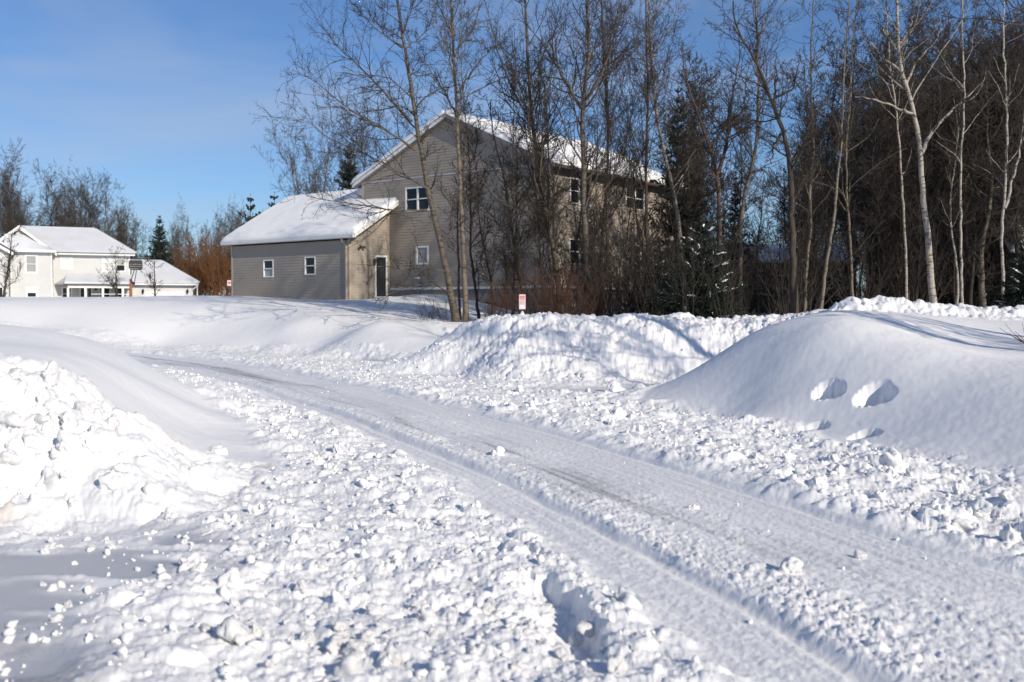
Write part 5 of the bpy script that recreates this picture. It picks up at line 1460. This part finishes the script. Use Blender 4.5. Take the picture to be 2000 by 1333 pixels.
for i in range(17):
    px_ = 935 + i * 22 + wrng0.uniform(-8, 8)
    Y_ = wrng0.uniform(36.5, 42.5)
    g_ = np.random.default_rng(300 + i % 7)
    if i < 7:
        h_ = 8.0
        path = np.cumsum(np.concatenate([[[0, 0, 0]], np.stack([g_.normal(0, .16, 6), g_.normal(0, .16, 6), np.full(6, h_ / 6)], 1)]), 0)
        SAP.append(tree_meshes(path, g_.uniform(.035, .06), .008, [], g_, n1=26, t1=.10, len1=.28, ang1=.7, n2=8, n3=5, n4=1, bark='bark_dark', tw='twig', up=.9))
    x_ = (px_ - 1000) / FPX * Y_
    put('bare_tree', SAP[i % 7], (x_, Y_, ground_z(x_, Y_) - .1), wrng0.uniform(0, 6.28), wrng0.uniform(.7, 1.25), 'thin dark sapling in the screen of twigs before the tan house', 'tree', 'saplings before the tan house')
for x_, y_, z_, lab in [(13.2, 10.6, 1.1, 'bare tree standing out of view beyond the right edge, casting branch shadows on the mound'), (17, 8, 1.1, 'second bare tree out of view beyond the right edge, farther from the lane')]:
    put('bare_tree', SAP[3], (x_, y_, z_), x_, 1.5, lab)
# a tree beyond the right edge, one bough reaching into the top corner
b = np.array([11.8, 15.5, ground_z(11.8, 15.5) - .1])
me = tree_meshes([(0, 0, 0), (.1, 0, 2.5), (-.1, .2, 5), (.2, .1, 8), (.1, .3, 12)], .16, .02,
                 [([at(2070, 150, 15.5) - b, at(2030, 50, 15.2) - b, at(2000, 22, 15) - b, at(1980, 8, 14.9) - b, at(1962, -4, 14.8) - b], .035),
                  ([np.array([0, 0, 4.6]), at(2040, 62, 15.4) - b, at(2000, 48, 15.2) - b, at(1945, 46, 15.0) - b, at(1918, 36, 15) - b], .022)],
                 trng, n1=12, t1=.45, len1=.28, n2=7, n3=4, bark='bark_dark', tw='twig')
put('bare_tree', me, tuple(b), 0, 1, 'bare tree beyond the right edge, one bough entering the top right corner')

# --- shared shapes for the many trees of the wood
def proto(seed, h, r0, bark, tw, **kw):
    g = np.random.default_rng(seed)
    n_ = 7
    path = np.cumsum(np.concatenate([[[0, 0, 0]], np.stack([g.normal(0, .035 * h / n_ * 3, n_), g.normal(0, .035 * h / n_ * 3, n_), np.full(n_, h / n_)], 1)]), 0)
    return tree_meshes(path, r0, .012, [], g, bark=bark, tw=tw, **kw)
PROT = [
    ('dark', proto(1, 12, .12, 'bark_black', 'twig', n1=30, t1=.28, len1=.32, n2=9, n3=5, n4=2, rtw=.0085)),
    ('dark', proto(2, 12, .10, 'bark_black', 'twig_dark', n1=34, t1=.2, len1=.30, ang1=.7, n2=9, n3=5, n4=2, rtw=.0085)),
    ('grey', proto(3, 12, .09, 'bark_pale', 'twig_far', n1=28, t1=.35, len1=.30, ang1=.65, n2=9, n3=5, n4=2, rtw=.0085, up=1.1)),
    ('dark', proto(4, 11, .14, 'bark_olive', 'twig', n1=26, t1=.25, len1=.34, ang1=.95, n2=10, n3=7, n4=2, rtw=.0085)),
    ('birch', proto(5, 12, .08, 'bark_birch', 'twig_dark', n1=26, t1=.4, len1=.2, ang1=.6, n2=8, n3=6, n4=1, rtw=.008, up=1.2)),
    ('russet', proto(6, 10, .07, 'bark_red', 'twig_rust', n1=34, t1=.15, len1=.32, ang1=.6, n2=9, n3=5, n4=2, rtw=.0085, up=1.0)),
]
LAB = {'dark': 'bare dark-barked tree in the dense wood behind the snow mound',
       'grey': 'slim bare grey-barked tree in the dense wood behind the snow mound',
       'birch': 'thin white-barked birch deep in the dense wood behind the snow mound',
       'russet': 'slender tree with russet twigs in the dense wood behind the snow mound'}
def in_house(x, y, m=1.2):
    p = _hm.T @ (np.array([x, y]) - HC[:2])
    if -HW - m < p[0] < m and -m < p[1] < HD + m: return True
    if GX0 - m < p[0] < GX1 + m and GY0 - m < p[1] < 7 + m: return True
    q = _fm.T @ (np.array([x, y]) - FO[:2])
    return fx0 - m < q[0] < fx1 + m and -4.5 < q[1] < 11
wrng = random.Random(11)
cnt_ = 0
while cnt_ < 175:
    px_ = 1290 + 830 * wrng.random() ** .72
    Y_ = wrng.uniform(36, 78)
    x_ = (px_ - 1000) / FPX * Y_
    if in_house(x_, Y_) or (px_ < 1560 and Y_ < 44) or (1425 < px_ < 1675 and Y_ < 66 and wrng.random() < .8): continue
    # the crowns' outline climbs to the right
    top_px = np.interp(px_, [1200, 1330, 1400, 1480, 1560, 1700, 1850, 2000, 2100], [90, 80, 150, 110, 150, 70, 50, 50, 40]) + wrng.uniform(-40, 190)
    k_, me = PROT[wrng.choices(range(6), [6, 6, 2.6, 4, .9, 3.5])[0]]
    hz = at(px_, top_px, Y_)[2] - 1.2
    s_ = hz / 12.5
    put('birch' if k_ == 'birch' else 'bare_tree', me, (x_, Y_, ground_z(x_, Y_) - .1), wrng.uniform(0, 6.28), s_ * wrng.uniform(.85, 1.1), LAB[k_], 'tree', 'bare trees of the wood on the right: ' + k_, sz=s_)
    cnt_ += 1
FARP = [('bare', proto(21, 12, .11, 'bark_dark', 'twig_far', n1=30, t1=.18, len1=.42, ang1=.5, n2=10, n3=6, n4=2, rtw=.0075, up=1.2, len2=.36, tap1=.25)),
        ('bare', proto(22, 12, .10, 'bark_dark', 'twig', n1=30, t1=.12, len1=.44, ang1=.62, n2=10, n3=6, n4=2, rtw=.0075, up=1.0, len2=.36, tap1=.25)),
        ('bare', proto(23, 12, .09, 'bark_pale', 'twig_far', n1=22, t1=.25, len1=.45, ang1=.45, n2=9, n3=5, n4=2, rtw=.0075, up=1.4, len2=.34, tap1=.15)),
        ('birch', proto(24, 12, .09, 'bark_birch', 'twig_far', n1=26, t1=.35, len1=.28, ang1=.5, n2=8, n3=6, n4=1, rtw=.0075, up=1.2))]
# trees showing over the roofs of the tan house
for px_, Y_, ty, k in [(592, 78, 255, 2), (640, 80, 235, 2), (700, 80, 240, 0), (735, 84, 245, 1), (765, 82, 245, 2), (622, 90, 300, 0)]:
    x_ = (px_ - 1000) / FPX * Y_
    s_ = (at(px_, ty, Y_)[2] - 2) / 12.5
    put('bare_tree', FARP[k][1], (x_, Y_, 2.0), wrng.uniform(0, 6.28), s_, 'bare twiggy tree rising behind the garage roof', 'tree', 'bare trees behind the garage', sz=s_)
# far wood behind the white house
for i in range(125):
    px_ = -190 + 690 * (i + wrng.uniform(-.5, .5)) / 124
    Y_ = wrng.uniform(122, 165)
    low = wrng.random() < .5
    ty = np.interp(px_, [-60, 25, 60, 110, 160, 200, 225, 260, 300, 350, 400, 430, 460, 500], [300, 310, 400, 350, 335, 395, 350, 395, 420, 400, 410, 395, 390, 400]) + (wrng.uniform(60, 120) if low else wrng.uniform(15, 60))
    k = wrng.choices([0, 1, 2, 3], [4, 4, 2, 1.5])[0]
    x_ = (px_ - 1000) / FPX * Y_
    s_ = (at(px_, ty, Y_)[2] - 2.2) / 12.5
    put('birch' if k == 3 else 'bare_tree', FARP[k][1], (x_, Y_, 2.1), wrng.uniform(0, 6.28), max(s_, .75), ('thin pale birch' if k == 3 else 'bare grey-brown tree') + ' in the far wood beyond the white house', 'tree', 'far wood beyond the white house: ' + ('birches' if k == 3 else 'bare trees'), sz=s_)

# --- shrubs
def shrub_mesh(seed, h, spread, n, tw, rtw=.006, lean=.25, n2=6, n3=4, r=.012):
    g = np.random.default_rng(seed)
    K = 9
    P = np.zeros((n, K, 3)); a = g.uniform(0, 6.28, n); b0 = spread * .25 * np.sqrt(g.random(n))
    P[:, 0, 0], P[:, 0, 1] = np.cos(a) * b0, np.sin(a) * b0
    d = np.stack([np.cos(a) * lean, np.sin(a) * lean, np.ones(n)], 1) + g.normal(size=(n, 3)) * .16
    L = h * g.uniform(.55, 1.05, n)
    for j in range(1, K):
        d = norm(d + g.normal(size=(n, 3)) * .09 + np.array([0, 0, .02]))
        P[:, j] = P[:, j - 1] + d * (L / (K - 1))[:, None]
    Rd = r * g.uniform(.6, 1.2, (n, 1)) * np.linspace(1, .35, K)[None]
    B, Rb = spawn(P, Rd, g, n2, .25, 1, .5, .35, 5, .7, .5, .3, rtw * .8, .3, .25, rmin=rtw)
    sets = [(P, Rd, 4), (B, Rb, 3)]
    if n3:
        C_, Rc = spawn(B, Rb, g, n3, .2, 1, .6, .4, 3, .9, .3, .3, rtw * .7, .2, .3, rmin=rtw * .8)
        sets.append((C_, Rc, 3))
    v, f = tubes(sets)
    return [mesh_arrays('twigs', v, f, M[tw])]
SH = {'russet': [shrub_mesh(s, 2.5, 1.6, 30, 'twig_red', lean=.26, rtw=.0045, r=.009) for s in (1, 2)],
      'dark': [shrub_mesh(s, 3.4, 1.8, 30, 'twig_dark', lean=.3, r=.018) for s in (3, 4, 5)],
      'orange': [shrub_mesh(s, 6, 4, 38, 'twig_orange', lean=.32, r=.028, rtw=.012, n2=8) for s in (6, 7)],
      'thin': [shrub_mesh(9, 4.6, 1.2, 6, 'twig', lean=.14, r=.018, rtw=.005, n2=9)],
      'whip': [shrub_mesh(8, 1.2, .8, 14, 'twig', lean=.6, n3=2, rtw=.004, r=.007)]}
def shrub(kind, px, Y, s, label, group=None, i=None, dz=-.1):
    x = (px - 1000) / FPX * Y
    me = SH[kind][wrng.randrange(len(SH[kind])) if i is None else i]
    return put('shrub', me, (x, Y, ground_z(x, Y) + dz), wrng.uniform(0, 6.28), s, label, 'shrub', group, parts=('twigs',))
for px_, Y_, s_ in [(985, 37, .8), (1045, 37, .85), (1075, 36, .9), (1100, 36.2, 1.0), (1125, 35.5, .95), (1150, 35.2, .8), (1172, 35.5, .75), (1060, 38.5, 1.0), (960, 38, .6)]:
    shrub('russet', px_, Y_, s_, 'russet thicket of upright twigs between the pink sign and the dark spruce', 'russet shrubs before the tan house')
for i in range(11):
    shrub('dark', 1190 + i * 24 + wrng.uniform(-8, 8), wrng.uniform(35.5, 41), wrng.uniform(.75, 1.35), 'tangled dark brown bush in front of the side wall and the dark spruce', 'dark bushes before the side wall')
for i in range(44):
    px_ = wrng.uniform(1430, 2060)
    if 1430 < px_ < 1670 and wrng.random() < .65: continue
    shrub('dark', px_, wrng.uniform(35, 58), wrng.uniform(.7, 1.4), 'dark leafless undergrowth bush at the foot of the dense wood', 'undergrowth bushes in the wood')
for px_, s_, Y_ in [(835, .9, 38.3), (866, 1.0, 38.2), (880, .8, 37.6)]:
    shrub('whip', px_, Y_, s_, 'low spray of thin bare whips at the foot of the leaning tree', 'whips at the foot of the leaning tree')
for px_, Y_, s_ in [(352, 118, .8), (374, 120, 1.05), (398, 118, 1.1), (422, 120, 1.3), (440, 116, 1.35), (408, 124, 1.35)]:
    shrub('orange', px_, Y_, s_, 'orange-brown willow thicket left of the garage', 'orange willows left of the garage')
for px_, Y_, s_ in [(1345, 30.9, .85), (1418, 31.0, .9)]:
    shrub('thin', px_, Y_, s_, 'thin grey stems in front of the snow-dusted spruce', 'thin stems before the spruce')
# little trees by the white house
def small_tree(px, Y, h, seed, label, r0=.10, tw='twig', lean=0.0, spread=.5):
    g = np.random.default_rng(seed)
    path = [(0, 0, 0), (.05, 0, h * .12), (lean * .3, 0, h * .3), (lean * .7, 0, h * .6), (lean, 0, h)]
    me = tree_meshes(path, r0, .015, [], g, n1=13, t1=.10, len1=spread, ang1=.85, n2=7, n3=5, bark='bark_dark', tw=tw, rtw=.011, up=.8)
    x = (px - 1000) / FPX * Y
    put('bare_tree', me, (x, Y, ground_z(x, Y) - .1), 0, 1, label)
small_tree(228, 94, 5.0, 51, 'small bare tree in front of the porch, left of the basketball hoop')
small_tree(303, 94, 4.6, 52, 'small bare spreading tree in front of the white garage door')
small_tree(8, 80, 6.0, 53, 'bare tree cut by the left edge, before the wing of the white house', .12, lean=.8)
# dry stems poking out of the mound at the right edge
p = surf_hit(2003, 672, 12)
g = np.random.default_rng(77)
P_ = np.zeros((9, 7, 3)); d = np.stack([g.uniform(-1.0, -.15, 9), g.uniform(-.3, .3, 9), g.uniform(.25, .9, 9)], 1); L_ = g.uniform(.25, .62, 9)
for j in range(1, 7):
    d = norm(d + g.normal(size=(9, 3)) * .07 + np.array([0, 0, .03])); P_[:, j] = P_[:, j - 1] + d * (L_ / 6)[:, None]
v, f = tubes([(P_, .006 * np.linspace(1, .5, 7)[None].repeat(9, 0), 5)])
put('dry_stems', [mesh_arrays('stems', v, f, M['bark_red'])], (p[0] + .05, p[1], p[2] - .03), 0, 1, 'reddish dry stems poking out of the smooth mound at the right edge', 'plant', parts=('stems',))

# --- conifers
def conifer(seed, h, w_, whorls, per, mat, snow=0.0, dens=1.0, droop=-.25, shoot=.42, rsh=.022, bare=.05, tuft=False, flat=.25):
    g = np.random.default_rng(seed)
    T = resample([(0, 0, 0), (g.normal(0, .05), g.normal(0, .05), h * .5), (0, 0, h)], 20, g, .01)[None]
    tv = tubes([(T, taper_r(.022 * h * .6 + .02, .012, 20), 7)])
    bp, br = [], []
    for i in range(whorls):
        t = bare + (1 - bare) * (i + g.uniform(-.3, .3)) / whorls
        t = min(max(t, .02), .99)
        for q in range(per):
            a = 6.283 * (q + g.uniform(-.35, .35)) / per + i * 2.4
            L = w_ * (1 - t) ** .75 * g.uniform(.65, 1.12) + .12
            k = 8; pts_ = np.zeros((k, 3)); pts_[0] = (0, 0, t * h)
            el = flat + .5 * t + g.normal(0, .08)
            for j in range(1, k):
                e2 = el + droop * 2.2 * (j / k) * (1 - t) + (.5 * max(0, j / k - .6))
                pts_[j] = pts_[j - 1] + L / (k - 1) * np.array([math.cos(a) * math.cos(e2), math.sin(a) * math.cos(e2), math.sin(e2)])
            bp.append(pts_); br.append(np.linspace(.018, .006, k) * (1 - .5 * t))
    BP, BR = np.array(bp), np.array(br)
    ln = np.linalg.norm(np.diff(BP, axis=1), axis=2).sum(1)
    cnt = np.maximum(4, (ln * 17 * dens).astype(int))
    S1, R1 = spawn(BP, BR, g, cnt, .08, 1.0, .75, shoot, 4, 1.0, -.1 if not tuft else .5, .18, .005, .55, .2)
    R1 = rsh * np.array([.7, 1.0, .9, .25])[None] * g.uniform(.7, 1.2, (len(S1), 1))
    S2, R2 = spawn(S1, R1, g, 3, .2, .95, .65, .45, 3, 1.0, -.05 if not tuft else .4, .2, .004, .3, .25)
    R2 = rsh * .75 * np.array([.8, 1.0, .2])[None] * g.uniform(.7, 1.2, (len(S2), 1))
    cv = tubes([(BP, BR, 4), (S1, R1, 3), (S2, R2, 3)])
    out = [mesh_arrays('trunk', tv[0], tv[1], M['bark_dark'], True), mesh_arrays('crown', cv[0], cv[1], M[mat])]
    if snow:
        keep = (g.random(len(BP)) < snow) & (BP[:, 0, 2] < h * .95)
        Q = resample_k(BP[keep], 14)[:, 5:13].copy()
        Q[:, :, 2] += .035
        Q[:, :, :2] += g.normal(size=(len(Q), 1, 2)) * .02
        Rq = .055 * g.uniform(.5, 1.2, (len(Q), 1)) * np.array([.25, .7, .9, 1.0, .75, 1.0, .8, .3])[None] * g.uniform(.7, 1.2, (len(Q), 8))
        m = (g.random(len(S1)) < snow * .10)
        Q2 = S1[m].copy(); Q2[:, :, 2] += .025
        R2_ = .028 * g.uniform(.5, 1.3, (len(Q2), 1)) * np.array([.5, 1.0, .9, .3])[None]
        sv = tubes([(Q, Rq, 6), (Q2, R2_, 5)])
        out.append(mesh_arrays('snow', sv[0], sv[1], M['snow_plain'], True))
    return out
def put_con(me, px, Y, h_px, h0, label, group=None, name='spruce', rz=None, z0=None):
    x = (px - 1000) / FPX * Y
    z = (ground_z(x, Y) - .1) if z0 is None else z0
    s = (at(px, h_px, Y)[2] - z) / h0
    return put(name, me, (x, Y, z), wrng.uniform(0, 6.28) if rz is None else rz, s, label, 'conifer', group)
S_SNOW = conifer(61, 5, 2.35, 13, 9, 'needle', .17, 1.3, flat=.08, droop=-.12, rsh=.026)
S_TALL = conifer(62, 11, 2.0, 26, 7, 'needle', 0, .95, rsh=.034, shoot=.38)
S_LOW = conifer(63, 5, 2.0, 12, 8, 'needle', .22, 1.0, flat=.1, droop=-.15)
put_con(S_SNOW, 1368, 32.4, 428, 5, 'dark spruce with snow on its boughs, behind the rough pile')
put_con(S_LOW, 1290, 37.5, 505, 5, 'low dark spruce with a little snow, touching the side wall')
put_con(S_TALL, 1322, 46, 165, 11, 'tallest dark spruce, rising behind the leaning white birch')
put_con(S_TALL, 1435, 60, 330, 11, 'dark spruce between the gnarled tree and the pole-like tree')
for px_, Y_, ty in [(1655, 42, 545), (1705, 40, 535), (1745, 44, 520), (1620, 46, 550), (1840, 46, 500), (1925, 44, 500)]:
    put_con(S_LOW, px_, Y_, ty, 5, 'low dark snow-dusted spruce at the foot of the dense wood', 'low spruces in the wood')
put_con(S_SNOW, 2003, 28, 470, 5, 'snow-dusted spruce cut by the right edge, under the snowy eave')
S_FAR = conifer(65, 11, 2.5, 26, 8, 'needle', 0, 1.0, rsh=.05, shoot=.38)
put_con(S_FAR, 683, 72, 280, 11, 'dark spruce poking up between the garage ridge and the gable', z0=2.0)
put_con(S_FAR, 314, 112, 420, 11, 'dark spruce standing alone behind the white garage', z0=2.0)
PINE = conifer(64, 9, 2.6, 11, 5, 'needle_pine', 0, .55, droop=.18, shoot=.30, rsh=.11, tuft=True)
put_con(PINE, 491, 78, 378, 9, 'left of the two tufted pine tops above the garage roof', name='pine', z0=2.0)
put_con(PINE, 538, 74, 374, 9, 'right of the two tufted pine tops above the garage roof', name='pine', z0=2.0)
